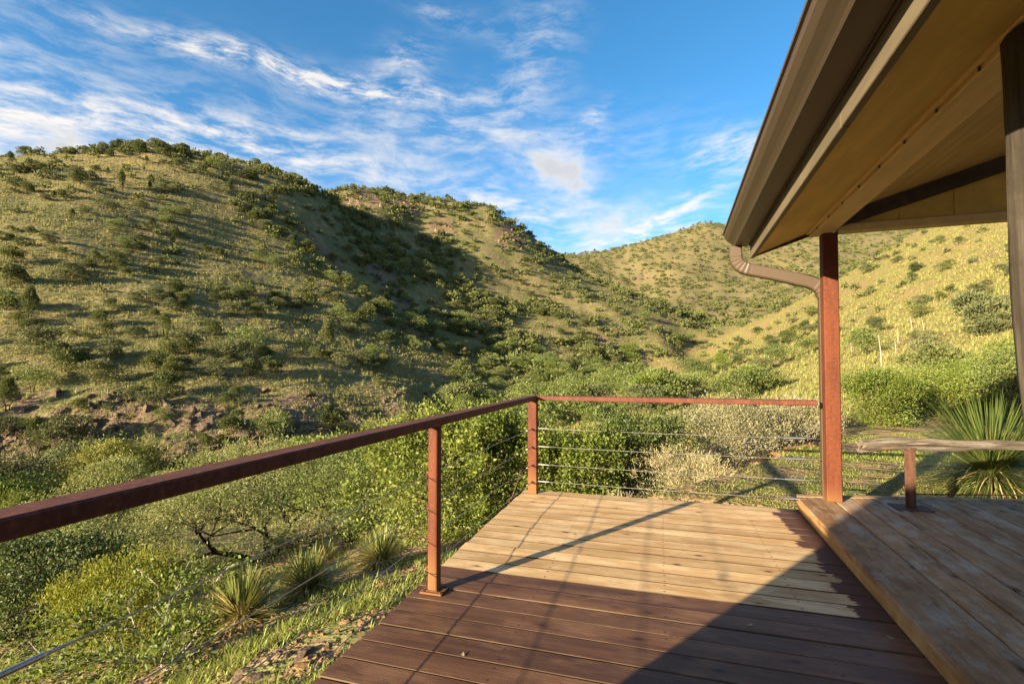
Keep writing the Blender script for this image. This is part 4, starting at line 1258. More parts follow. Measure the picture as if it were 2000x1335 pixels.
    B('leafy_bush', 'dark green bush beside the log column, behind the big sword-leaved plant', 'bush', 2030, 11.5, 'leaf_oak', 'bark_brown', seed=117, w=2.4, h=1.8, stems=9, levels=4, kids=(2, 3), flare=0.7, trunk_r=0.03, leaves=15000, L=0.062, W=0.033, clump=0.12, low=0.0)
    B('leafy_bush', 'taller leafy bush behind the log rail, left of the log column', 'bush', 1935, 14.5, 'leaf_bright', 'bark_brown', seed=136, fill=0.25, w=2.5, h=1.5, stems=7, levels=4, kids=(2, 3), flare=0.6, trunk_r=0.03, leaves=19000, L=0.052, W=0.028, clump=0.12, low=0.0)
    B('leafy_bush', 'low grey-green bush between tall post and log rail bushes', 'bush', 1775, 15.0, 'leaf_mesquite', 'bark_brown', seed=137, fill=0.25, w=2.2, h=1.3, stems=7, levels=4, kids=(2, 3), flare=0.6, trunk_r=0.03, leaves=14000, L=0.066, W=0.028, clump=0.13, low=0.0)
    # slope beyond, still close
    B('mesquite_tree', 'yellow-green mesquite with open branches above the handrail, far side of creek', 'tree', 225, 29.0, 'leaf_gold', 'bark_dark', seed=118, fill=0.12, w=5.2, h=3.9, stems=4, levels=4, kids=(2, 3), flare=0.6, trunk_r=0.10, leaves=11000, L=0.17, W=0.06, clump=0.22, low=0.25, upward=0.3)
    B('mesquite_tree', 'grey-green tree just left of the yellow-green mesquite', 'tree', 160, 31.0, 'leaf_olive', 'bark_dark', seed=119, fill=0.12, w=4.0, h=4.0, stems=4, levels=4, kids=(2, 3), flare=0.5, trunk_r=0.10, leaves=8000, L=0.17, W=0.08, clump=0.25, low=0.2)
    B('leafy_bush', 'bright green bush right of the yellow-green mesquite, above the handrail', 'bush', 300, 30.0, 'leaf_bright', 'bark_brown', seed=120, w=3.4, h=2.7, stems=6, levels=4, kids=(2, 3), flare=0.6, trunk_r=0.06, leaves=7000, L=0.16, W=0.10, clump=0.22)
    B('leafy_bush', 'olive bush cut by the picture edge above the handrail', 'bush', 5, 24.0, 'leaf_olive', 'bark_brown', seed=121, w=5.0, h=3.6, stems=6, levels=4, kids=(2, 3), flare=0.7, trunk_r=0.07, leaves=11000, L=0.13, W=0.06, clump=0.25)
    B('leafy_bush', 'bright bush lying just above the handrail near its middle', 'bush', 690, 24.0, 'leaf_bright', 'bark_brown', seed=122, w=5.5, h=3.0, stems=7, levels=4, kids=(2, 3), flare=0.8, trunk_r=0.07, leaves=12000, L=0.13, W=0.07, clump=0.25)
    B('leafy_bush', 'grey-green tree behind the middle of the handrail', 'tree', 470, 22.0, 'leaf_mesquite', 'bark_dark', seed=123, fill=0.12, w=5.0, h=3.4, stems=5, levels=4, kids=(2, 3), flare=0.8, trunk_r=0.09, leaves=13000, L=0.12, W=0.05, clump=0.22)
    B('pine_sapling', 'small fresh green sapling just above the handrail', 'sapling', 52, 13.0, 'leaf_bright', 'bark_brown', seed=124, fill=0.0, w=0.9, h=1.9, stems=1, levels=3, kids=(3, 4), flare=0.05, trunk_r=0.03, leaves=2200, L=0.11, W=0.018, clump=0.05, up=0.9, low=0.05, upward=0.8)
    # sotols on the slope below the deck
    sot = [(478, 4.75, 0.46, 300, 'sword-leaved sotol with browned skirt, nearest the dry twigs below the deck'),
           (607, 5.35, 0.43, 280, 'middle one of the three sotols on the slope below the deck'),
           (748, 6.25, 0.42, 260, 'sotol with pale drooping skirt, nearest the round railing post'),
           (290, 9.6, 0.40, 160, 'small sotol beneath the handrail in front of the feathery mesquite'),
           (640, 8.6, 0.34, 140, 'small sotol in the shade of the mesquite trunks'),
           (720, 7.7, 0.30, 120, 'tiny sotol half hidden behind the bright green bush')]
    for i, (px, d, L, n, lab) in enumerate(sot):
        x, y, z = at(px, d)
        t = obj('sotol', None, None, (x, y, z - 0.02), (0, 0, i * 1.3)); t.empty_display_size = 0.2
        tag(t, lab, 'sotol', 'sotols on the slope below the deck')
        V, F = sotol_data(200 + i, int(n * 1.3), L, 0.019, 0.22, -8, 86)
        tag(obj('leaves', mesh_np('leaves', V, F, MT['blade']), t), kind='stuff')
        V, F = sotol_data(300 + i, int(n * 1.0), L * 0.98, 0.016, 0.5, -25, 62)
        tag(obj('dry_leaves', mesh_np('dry_leaves', V, F, MT['blade_dry']), t), kind='stuff')
    x, y, z = at(1930, 5.9)
    t = obj('sotol', None, None, (x, y, z - 0.03)); t.empty_display_size = 0.2
    tag(t, 'huge dark green sword-leaved sotol behind the log rail', 'sotol')
    V, F = sotol_data(230, 1400, 1.08, 0.012, 0.45, -6, 70, 5)
    tag(obj('leaves', mesh_np('leaves', V, F, MT['blade_dark']), t), kind='stuff')
    V, F = sotol_data(231, 110, 0.9, 0.012, 0.6, -10, 20, 4)
    tag(obj('dry_leaves', mesh_np('dry_leaves', V, F, MT['blade_dry']), t), kind='stuff')


build_near()


# ------------------------------------------------------------------ shrubs on the slopes
def build_slopes():
    rng = np.random.RandomState(42); rnd = random.Random(42)
    protos = {}
    def proto(key, mat, bark, **kw):
        V, F = clumpy(**kw)
        tr = trunk_mb(kw['seed'], kw['h'], 0.045 * kw['h'] / 3, 3, 0.22)
        protos[key] = (tr.mesh('trunk', MT[bark], True), mesh_np('crown', V, F, MT[mat]))
    # unit plants about 3 m tall
    for i in range(3):
        proto(('juniper', i), 'leaf_hill', 'bark_dark', seed=400 + i, w=3.4, h=2.9, lobes=9 + i, leaves=3200, L=0.18, W=0.10)
        proto(('oak', i), 'leaf_oak', 'bark_dark', seed=410 + i, w=4.6, h=3.1, lobes=12, leaves=2000, L=0.18, W=0.11, low=0.06)
        proto(('olive', i), 'leaf_olive', 'bark_brown', seed=420 + i, w=3.6, h=2.4, lobes=9, leaves=3200, L=0.17, W=0.085, low=0.05)
        proto(('cone', i), 'leaf_hill', 'bark_dark', seed=430 + i, w=2.6, h=4.2, lobes=14, leaves=3400, L=0.18, W=0.09, cone=0.75)
        proto(('bright', i), 'leaf_bright', 'bark_brown', seed=440 + i, w=4.0, h=2.9, lobes=10, leaves=3600, L=0.17, W=0.10, low=0.05)
        proto(('creek', i), 'leaf_mesquite', 'bark_dark', seed=450 + i, w=3.8, h=2.7, lobes=11, leaves=8000, L=0.10, W=0.045, low=0.05)
        proto(('creekb', i), 'leaf_bright', 'bark_brown', seed=460 + i, w=3.8, h=2.6, lobes=10, leaves=8000, L=0.10, W=0.055, low=0.05)

    def put(name, label, cat, key, pos, s, group=None, flat=1.0):
        tr, cr = protos[key]
        return plant(name, label, cat, (pos[0], pos[1], pos[2] - 0.08 * s), tr, cr, rnd.uniform(0, 6.28), (s * rnd.uniform(.88, 1.15), s * rnd.uniform(.88, 1.15), s * flat * rnd.uniform(.9, 1.1)), group)

    # singled-out ones: pixel of the foot, kind, height in pixels
    named = [
        ('juniper_tree', 'pale feathery juniper standing alone low on the big hill', 'tree', ('cone', 0), 640, 688, 70),
        ('juniper_tree', 'dark bushy juniper at the picture edge, upper of two on the big hill', 'tree', ('juniper', 0), 20, 512, 42),
        ('juniper_tree', 'dark bushy juniper at the picture edge, lower of two on the big hill', 'tree', ('juniper', 1), 12, 560, 50),
        ('juniper_tree', 'tall layered juniper by the picture edge, low on the big hill', 'tree', ('cone', 1), 55, 625, 70),
        ('juniper_tree', 'pointed dark juniper right of the pair at the picture edge', 'tree', ('cone', 2), 180, 520, 40),
        ('juniper_tree', 'round olive juniper below the pointed dark one', 'tree', ('olive', 0), 135, 548, 42),
        ('juniper_tree', 'lone dark tree poking above the crest of the big hill', 'tree', ('cone', 0), 209, 292, 20),
        ('juniper_tree', 'largest dark tree on the summit of the big hill', 'tree', ('juniper', 2), 300, 296, 30),
        ('juniper_tree', 'tree on the summit just left of the largest one', 'tree', ('juniper', 1), 264, 296, 28),
        ('juniper_tree', 'flat-topped tree on the crest right of the summit', 'tree', ('juniper', 0), 345, 302, 26),
        ('oak_tree', 'round deep green oak on the shaded flank of the big hill', 'tree', ('oak', 0), 810, 645, 38),
        ('oak_tree', 'small dark oak above the round one on the shaded flank', 'tree', ('oak', 1), 793, 590, 22),
        ('oak_tree', 'bright green oak alone in the valley bottom', 'tree', ('bright', 0), 1232, 704, 36),
        ('oak_tree', 'broad dark green oak on the near slope left of the tall post', 'tree', ('oak', 2), 1525, 712, 46),
        ('oak_tree', 'dark oak overlapping the broad one, closest to the tall post', 'tree', ('oak', 0), 1580, 692, 40),
        ('oak_tree', 'dark oak on the grassy slope just right of the tall post', 'tree', ('oak', 1), 1690, 695, 58),
        ('shrub', 'small round green bush on the grassy slope left of the tall post', 'bush', ('bright', 1), 1412, 716, 30),
        ('shrub', 'wide grey-green thicket on the slope beside the log column', 'bush', ('olive', 1), 1915, 655, 90),
        ('shrub', 'dark shrub above the grey-green thicket on the sunlit slope', 'bush', ('juniper', 0), 1838, 588, 24),
        ('shrub', 'yellow-green shrub beside the log column', 'bush', ('bright', 2), 1968, 712, 62),
        ('shrub', 'grey-green shrub in front of the thicket, above the leafy bushes', 'bush', ('olive', 2), 1815, 728, 60),
        ('shrub', 'dark shrub high on the sunlit slope under the gable', 'bush', ('juniper', 1), 1790, 532, 22),
        ('shrub', 'upper dark shrub on the sunlit slope under the gable', 'bush', ('juniper', 2), 1880, 475, 16),
        ('juniper_tree', 'spreading juniper above the rocks at the foot of the big hill', 'tree', ('juniper', 2), 320, 780, 60),
        ('juniper_tree', 'olive juniper left of the spreading one above the rocks', 'tree', ('olive', 2), 190, 752, 48),
        ('juniper_tree', 'dark juniper beside the gully at the rocky foot', 'tree', ('oak', 2), 520, 855, 62),
        ('juniper_tree', 'tall pale juniper at the rocky foot by the picture edge', 'tree', ('cone', 2), 75, 890, 80),
        ('juniper_tree', 'grey-green juniper right of the tall pale one at the rocky foot', 'tree', ('olive', 0), 135, 870, 70),
        ('juniper_tree', 'olive juniper in the middle of the rocky foot', 'tree', ('juniper', 0), 458, 848, 48),
        ('oak_tree', 'round pale green oak mid-slope on the big hill above the rocks', 'tree', ('olive', 1), 460, 705, 52),
        ('oak_tree', 'open-crowned oak left of the round pale one on the big hill', 'tree', ('olive', 2), 355, 690, 44),
        ('shrub', 'bushy olive shrub below the open-crowned oak', 'bush', ('olive', 0), 215, 702, 40),
    ]
    for (name, lab, cat, key, px, py, hp) in named:
        p = cast(px, py, 14.0)
        if p is None: continue
        s = hp * p[1] / FOC / {'juniper': 2.9, 'oak': 3.1, 'olive': 2.4, 'cone': 4.2, 'bright': 2.9}[key[0]]
        put(name, lab, cat, key, p, s)

    # random growth, denser in the gullies and on the shaded flank
    N = 90000
    px = rng.uniform(-160, 2160, N); d = np.exp(rng.uniform(math.log(18), math.log(930), N))
    x = (px - 1000) / FOC * d
    z = ground_z(x, d)
    py = 717 - FOC * (z - CAMZ) / d
    clump = fbm(x / 26, d / 26, 3, 0.6); clump2 = fbm(x / 9 + 40, d / 9, 2)
    flank = (px > 480) & (d > 120) & (d < 262) & (px < 1360) & ~((px > 1190) & (py > 742 - (px - 1190) * 0.40))
    ridge = (d >= 262) & (d < 420) & (px < 1450)
    valley = (px > 880) & (px < 1520) & (d > 40) & (d < 200) & ~(((px - 1190) / 230 > (752 - py) / 95) & (py < 742))
    hill = (px < 760) & (d > 48) & (d < 300) & ~flank
    creek = (px < 900) & (d > 20) & (d <= 48)
    farr = d >= 420
    right = (px > 1330) & (d < 262) & ~valley & ~flank
    dens = np.zeros(N)            # plants per square metre
    dens[hill] = 0.036
    dens[flank] = 0.040
    dens[ridge] = 0.034
    dens[valley] = 0.10
    dens[valley & (px > 1320)] = 0.03
    dens[creek] = np.where(d[creek] > 38, 0.012, 0.028)
    dens[farr] = 0.048
    dens[right] = 0.015
    dens *= np.where(hill & (py < 335), 1.5, 1.0) * np.where(ridge & (py < 420), 1.6, 1.0)
    gul = np.exp(-((py - 430 - (px - 700) * 0.86) / 45.0) ** 2) * flank
    dens *= 1 + 1.6 * gul
    dens *= np.clip(0.35 + 2.2 * clump + 0.9 * clump2 + 0.5, 0.05, 2.6)
    dens *= np.where(farr & (px > 1280) & (px < 1500) & (py > 520), 0.75, 1.0)
    dens *= np.where(farr & (px > 1500), 1.8, 1.0)
    # sampling density of the candidates per square metre: N/(2320*ln ratio) / (d/FOC * d)
    cand = N / (2320 * math.log(930 / 18.0)) * FOC / d ** 2
    keep = rng.rand(N) < dens / cand
    vis = visible(x, d, 3.0)
    keep &= vis & (z > -40)
    idx = np.where(keep)[0]
    size = rng.lognormal(0, 0.33, N) * np.where(valley, 0.78, np.where(hill, 0.74, np.where(right, 0.6, 0.85)))
    size = np.clip(size, 0.35, 1.9)
    size *= np.where(farr, 1.2, 1.0)
    app = size * 3 / d            # apparent size
    order = idx[np.argsort(-app[idx])]
    print('slope plants', len(order), 'valley', valley[order].sum(), 'far', farr[order].sum(), 'hill', hill[order].sum())
    cnt = {}
    rest = []
    for i in order:
        zone = 'valley' if valley[i] else 'creek' if creek[i] else 'right' if right[i] else 'far' if farr[i] else 'ridge' if ridge[i] else 'flank' if flank[i] else 'hill'
        r = rnd.random()
        if zone in ('valley',): kind = 'oak' if r < .62 else 'bright' if r < .80 else 'olive'
        elif zone == 'creek': kind = 'creek' if r < .6 else 'creekb'
        elif zone == 'right': kind = 'juniper' if r < .5 else 'olive'
        elif zone == 'hill': kind = 'juniper' if r < .50 else 'olive' if r < .80 else 'cone' if r < .9 else 'oak'
        elif zone == 'flank': kind = 'oak' if r < .45 else 'juniper' if r < .85 else 'olive'
        else: kind = 'juniper' if r < .6 else 'olive' if r < .8 else 'oak'
        name = {'juniper': 'juniper_shrub', 'cone': 'juniper_tree', 'olive': 'hillside_shrub', 'oak': 'scrub_oak', 'bright': 'scrub_oak', 'creek': 'mesquite_bush', 'creekb': 'leafy_bush'}[kind]
        cnt[name] = cnt.get(name, 0)
        pos = (x[i], d[i], z[i])
        if zone in ('far', 'ridge') or cnt[name] >= (235 if name == 'scrub_oak' else 225):
            rest.append((i, kind)); continue
        cnt[name] += 1
        big = 'large' if size[i] > 1.12 else 'small' if size[i] < 0.62 else 'mid-sized'
        kw = {'juniper': 'dark green juniper shrub', 'cone': 'pointed juniper tree', 'olive': 'olive green shrub', 'oak': 'rounded scrub oak', 'bright': 'bright green scrub oak', 'creek': 'grey-green mesquite bush', 'creekb': 'bright leafy bush'}[kind]
        if zone == 'hill':
            wh = 'on the crest of the big hill' if py[i] < 345 else 'on the upper grassy face of the big hill' if py[i] < 470 else 'halfway up the big hill' if py[i] < 620 else 'on the lower grassy face of the big hill' if py[i] < 770 else 'among the rocks at the foot of the big hill'
        elif zone == 'flank': wh = 'high on the shaded flank of the big hill' if py[i] < 520 else 'in the side gully below the shaded flank' if py[i] > 640 else 'midway on the shaded flank of the big hill'
        elif zone == 'valley': wh = 'in the thicket at the far end of the valley bottom' if d[i] > 110 else 'in the valley thicket above the far rail'
        elif zone == 'creek': wh = 'by the creek below the rocks, above the handrail'
        else: wh = 'on the sunlit slope behind the tall post' if px[i] < 1640 else 'on the sunlit slope between tall post and log column'
        cols = ((110, 'by the picture edge'), (230, 'under the lone crest tree'), (340, 'under the summit'), (450, 'right of the summit'), (560, 'before the terminator'), (690, 'under the notch'), (800, 'left of the round post'), (900, 'over the round post'), (1000, 'left of the corner post'), (1080, 'over the corner post'), (1180, 'right of the corner post'), (1290, 'over the mid far rail'), (1400, 'over the silvery bush'), (1520, 'under the eave'), (1640, 'left of the tall post'), (1760, 'right of the tall post'), (1880, 'over the log rail'))
        wc = next((t for c, t in cols if px[i] < c), 'by the log column').replace('before the terminator', 'at the shade line')
        short = {'hill': 'crest' if py[i] < 345 else 'upper big hill' if py[i] < 470 else 'middle big hill' if py[i] < 620 else 'lower big hill' if py[i] < 770 else 'rocky foot', 'flank': 'upper shaded flank' if py[i] < 520 else 'side gully' if py[i] > 640 else 'middle shaded flank', 'valley': 'far valley end' if d[i] > 150 else 'far valley thicket' if d[i] > 110 else 'rear mid valley thicket' if d[i] > 85 else 'mid valley thicket' if d[i] > 62 else 'near valley thicket', 'creek': 'creek bank', 'right': 'sunlit near slope'}[zone]
        put(name, f'{big} {kw} on {short}, {wc}'.replace('on crest', 'on the hill crest').replace('on far', 'at far').replace('on near valley', 'in near valley').replace('on rear', 'in rear').replace('on mid valley', 'in mid valley').replace('on side', 'in side'), 'tree' if kind in ('cone', 'oak', 'bright') else 'bush', (kind, rnd.randrange(3)), pos, size[i], f'{kw}s {wh}')
    print('individuals', cnt, 'rest', len(rest))
    # the rest reads as a mass of far scrub
    for kindset, mat, nm, lab in ((('juniper', 'cone', 'oak', 'bright'), 'leaf_hill', 'distant_scrub', 'countless dark green shrubs dotting the far ridges'), (('olive',), 'leaf_olive', 'distant_scrub', 'countless olive green shrubs dotting the far ridges')):
        parts = []
        for v in range(8):
            afar = v >= 4
            V, F = clumpy(seed=470 + v, w=3.8, h=2.8, lobes=5 if afar else 6, leaves=40 if afar else 78, L=1.15 if afar else 0.9, W=0.8 if afar else 0.58, low=0.05)
            sel = [i for k, (i, kd) in enumerate(rest) if kd in kindset and k % 4 == v % 4 and bool(farr[i]) == afar]
            if not sel: continue
            pos = np.stack([x[sel], d[sel], z[sel] - 0.15], 1)
            sc = size[sel]
            parts.append(scatter(V, F, pos, rng.rand(len(sel)) * 6.28, np.stack([sc * rng.uniform(.85, 1.3, len(sel)), sc * rng.uniform(.85, 1.3, len(sel)), sc * rng.uniform(.8, 1.1, len(sel))], 1)))
        if parts:
            V, F = merge(parts)
            tag(obj(nm, mesh_np(nm, V, F, MT[mat])), lab, 'scrub', kind='stuff')


build_slopes()


# ------------------------------------------------------------------ grass, tufts
def tuft_data(seed, n, h, w, spread, curve=0.5):
    rng = np.random.RandomState(seed)
    az = rng.rand(n) * 6.283; ln = rng.uniform(0.15, 0.9, n); L = h * rng.uniform(0.6, 1.15, n)
    b = rng.normal(size=(n, 2)) * spread
    side = np.stack([-np.sin(az), np.cos(az), 0 * az], 1)
    d = np.stack([np.cos(az) * ln, np.sin(az) * ln, np.ones(n)], 1)
    c0 = np.column_stack([b, -0.02 * np.ones(n)])
    c1 = c0 + d * (L * 0.55)[:, None]
    d2 = d.copy(); d2[:, 2] *= (1 - curve); d2[:, :2] *= 1.5
    c2 = c1 + d2 * (L * 0.45)[:, None]
    V = np.stack([c0 - side * w / 2, c0 + side * w / 2, c1 + side * w * 0.4, c2, c1 - side * w * 0.4], 1).reshape(-1, 3)
    k = (np.arange(n) * 5)[:, None]
    F = np.concatenate([np.array([[0, 1, 2, 4]]) + k], 0)
    T = np.array([[4, 2, 3]]) + k
    # one face size: split the quad
    F3 = np.concatenate([F[:, [0, 1, 2]], F[:, [0, 2, 3]], T], 0)
    return V, F3


def spike_data(seed, n, h, w, spread):
    rng = np.random.RandomState(seed)
    az = rng.rand(n) * 6.283; L = h * rng.uniform(0.6, 1.15, n); ln = rng.uniform(0.1, 0.9, n)
    b = np.column_stack([rng.normal(size=(n, 2)) * spread, -0.03 * np.ones(n)])
    side = np.stack([-np.sin(az), np.cos(az), 0 * az], 1) * w / 2
    tip = b + np.stack([np.cos(az) * ln, np.sin(az) * ln, np.ones(n)], 1) * L[:, None]
    return np.stack([b - side, b + side, tip], 1).reshape(-1, 3), np.arange(n * 3).reshape(n, 3)


def build_grass():
    rng = np.random.RandomState(77)
    def ring(N, px0, px1, d0, d1, power=1.0):
        px = rng.uniform(px0, px1, N); d = np.exp(rng.uniform(math.log(d0), math.log(d1), N))
        x = (px - 1000) / FOC * d
        return px, d, x, ground_z(x, d)
    def stuff(name, parts, mat, label):
        V, F = merge(parts); tag(obj(name, mesh_np(name, V, F, MT[mat])), label, 'grass', kind='stuff')
    # fresh grass on the slope below the deck and on the lawn
    parts = []
    px, d, x, z = ring(26000, -80, 1300, 2.6, 22)
    u, v = to_frame(x, d, A_D)
    ok = (fbm(x / 0.9, d / 0.9, 3) > -0.02) & ~((v > -1.5) & (u < 5.5))
    ok &= rng.rand(len(x)) < np.clip((d / 7), 0.75, 1)
    for s in range(3):
        V, F = tuft_data(500 + s, 6, 0.085, 0.0075, 0.035)
        q = np.where(ok)[0][s::3]
        parts.append(scatter(V, F, np.stack([x[q], d[q], z[q]], 1), rng.rand(len(q)) * 6.28, rng.uniform(0.6, 1.7, len(q))))
    stuff('grass', parts, 'grass_green', 'fresh green grass on the slope below the deck')
    parts = []
    N = 15000
    uu = rng.uniform(5.5, 12.0, N); vv = rng.uniform(-0.4, 9, N)
    x = uu * math.sin(A_D) + vv * math.cos(A_D); y = uu * math.cos(A_D) - vv * math.sin(A_D)
    hu, hv = to_frame(x, y, A_H)
    ok = (vv > BANK(uu) + 0.12) & ~((hv > 1.0) & (hu < far_edge(hv) + 0.12)) & (fbm(x / 0.7 + 8, y / 0.7, 3) > -0.22) & ~(np.abs(uu - 10.6) < 0.35)
    q = np.where(ok)[0]
    tall = np.where((uu[q] > 9.3) & (uu[q] < 10.2), 2.2, 1.0) * np.where(hu[q] < far_edge(hv[q]) + 0.4, 1.5, 1.0)
    V, F = tuft_data(510, 6, 0.055, 0.008, 0.035)
    parts.append(scatter(V, F, np.stack([x[q], y[q], ground_z(x[q], y[q])], 1), rng.rand(len(q)) * 6.28, rng.uniform(0.6, 1.4, len(q)) * tall))
    stuff('grass', parts, 'grass_green', 'short green lawn behind the platform')
    parts = []
    q = np.where(ok)[0][::3]
    V, F = tuft_data(511, 8, 0.05, 0.006, 0.04, 0.8)
    parts.append(scatter(V, F, np.stack([x[q] + 0.03, y[q] + 0.03, ground_z(x[q] + .03, y[q] + .03)], 1), rng.rand(len(q)) * 6.28, rng.uniform(0.6, 1.3, len(q))))
    stuff('dry_grass', parts, 'grass_straw', 'dry straw blades in the lawn')
    # straw bunch grass on the slopes
    px, d, x, z = ring(195000, -80, 2080, 16, 330)
    w = np.clip((d / 60) ** 0.0, 0, 1)
    ok = visible(x, d, 0.6) & (fbm(x / 12, d / 12, 3) + rng.rand(len(x)) * 0.5 > 0.0) & (d > 20 + rng.rand(len(x)) * 14 - (px > 1350) * 12)
    parts = []
    for s in range(3):
        V, F = spike_data(520 + s, 4, 0.55, 0.23, 0.17)
        q = np.where(ok)[0][s::3]
        parts.append(scatter(V, F, np.stack([x[q], d[q], z[q]], 1), rng.rand(len(q)) * 6.28, rng.uniform(0.4, 1.05, len(q)) * np.clip(d[q] / 100, 0.5, 1.15)))
    stuff('dry_grass', parts, 'grass_straw', 'straw-coloured bunch grass over the hillsides')
    # sotol rosettes dotted over the sunlit slope on this side
    px, d, x, z = ring(5200, 1250, 2080, 22, 230)
    ok = visible(x, d, 0.6) & (rng.rand(len(x)) < 0.75)
    V, F = sotol_data(530, 21, 0.62, 0.075, 0.2, 5, 85, 1)
    q = np.where(ok)[0]
    Vs, Fs = scatter(V, F, np.stack([x[q], d[q], z[q]], 1), rng.rand(len(q)) * 6.28, rng.uniform(0.5, 1.15, len(q)) * np.clip(d[q] / 60, 0.75, 1.5))
    tag(obj('sotol_cover', mesh_np('sotol_cover', Vs, Fs, MT['blade_gold'])), 'yellow-green sotol rosettes dotting the sunlit slope', 'sotols', kind='stuff')
    px, d, x, z = ring(900, -60, 900, 45, 150)
    ok = visible(x, d, 0.6)
    q = np.where(ok)[0]
    Vs, Fs = scatter(V, F, np.stack([x[q], d[q], z[q]], 1), rng.rand(len(q)) * 6.28, rng.uniform(0.6, 1.5, len(q)))
    tag(obj('sotol_cover', mesh_np('sotol_cover', Vs, Fs, MT['blade'])), 'small green sotol rosettes on the big hill', 'sotols', kind='stuff')


build_grass()


# ------------------------------------------------------------------ rocks
def rock_mesh(seed, mat, flat=0.7, blocky=0.0):
    rng = np.random.RandomState(seed)
    import bmesh
    bm = bmesh.new(); bmesh.ops.create_icosphere(bm, subdivisions=2, radius=0.5)
    pl = rng.normal(size=(9, 3)); pl /= np.linalg.norm(pl, axis=1, keepdims=True); off = rng.uniform(0.17, 0.38, 9)
    for v in bm.verts:
        p = np.array(v.co)
        for n, o in zip(pl, off):
            k = p @ n
            if k > o: p = p - n * (k - o) * 0.92
        p = p * (1 + rng.uniform(-0.03, 0.03)); p[2] *= flat
        v.co = p
    me = bpy.data.meshes.new('rock'); bm.to_mesh(me); bm.free()
    me.materials.append(mat)
    return me


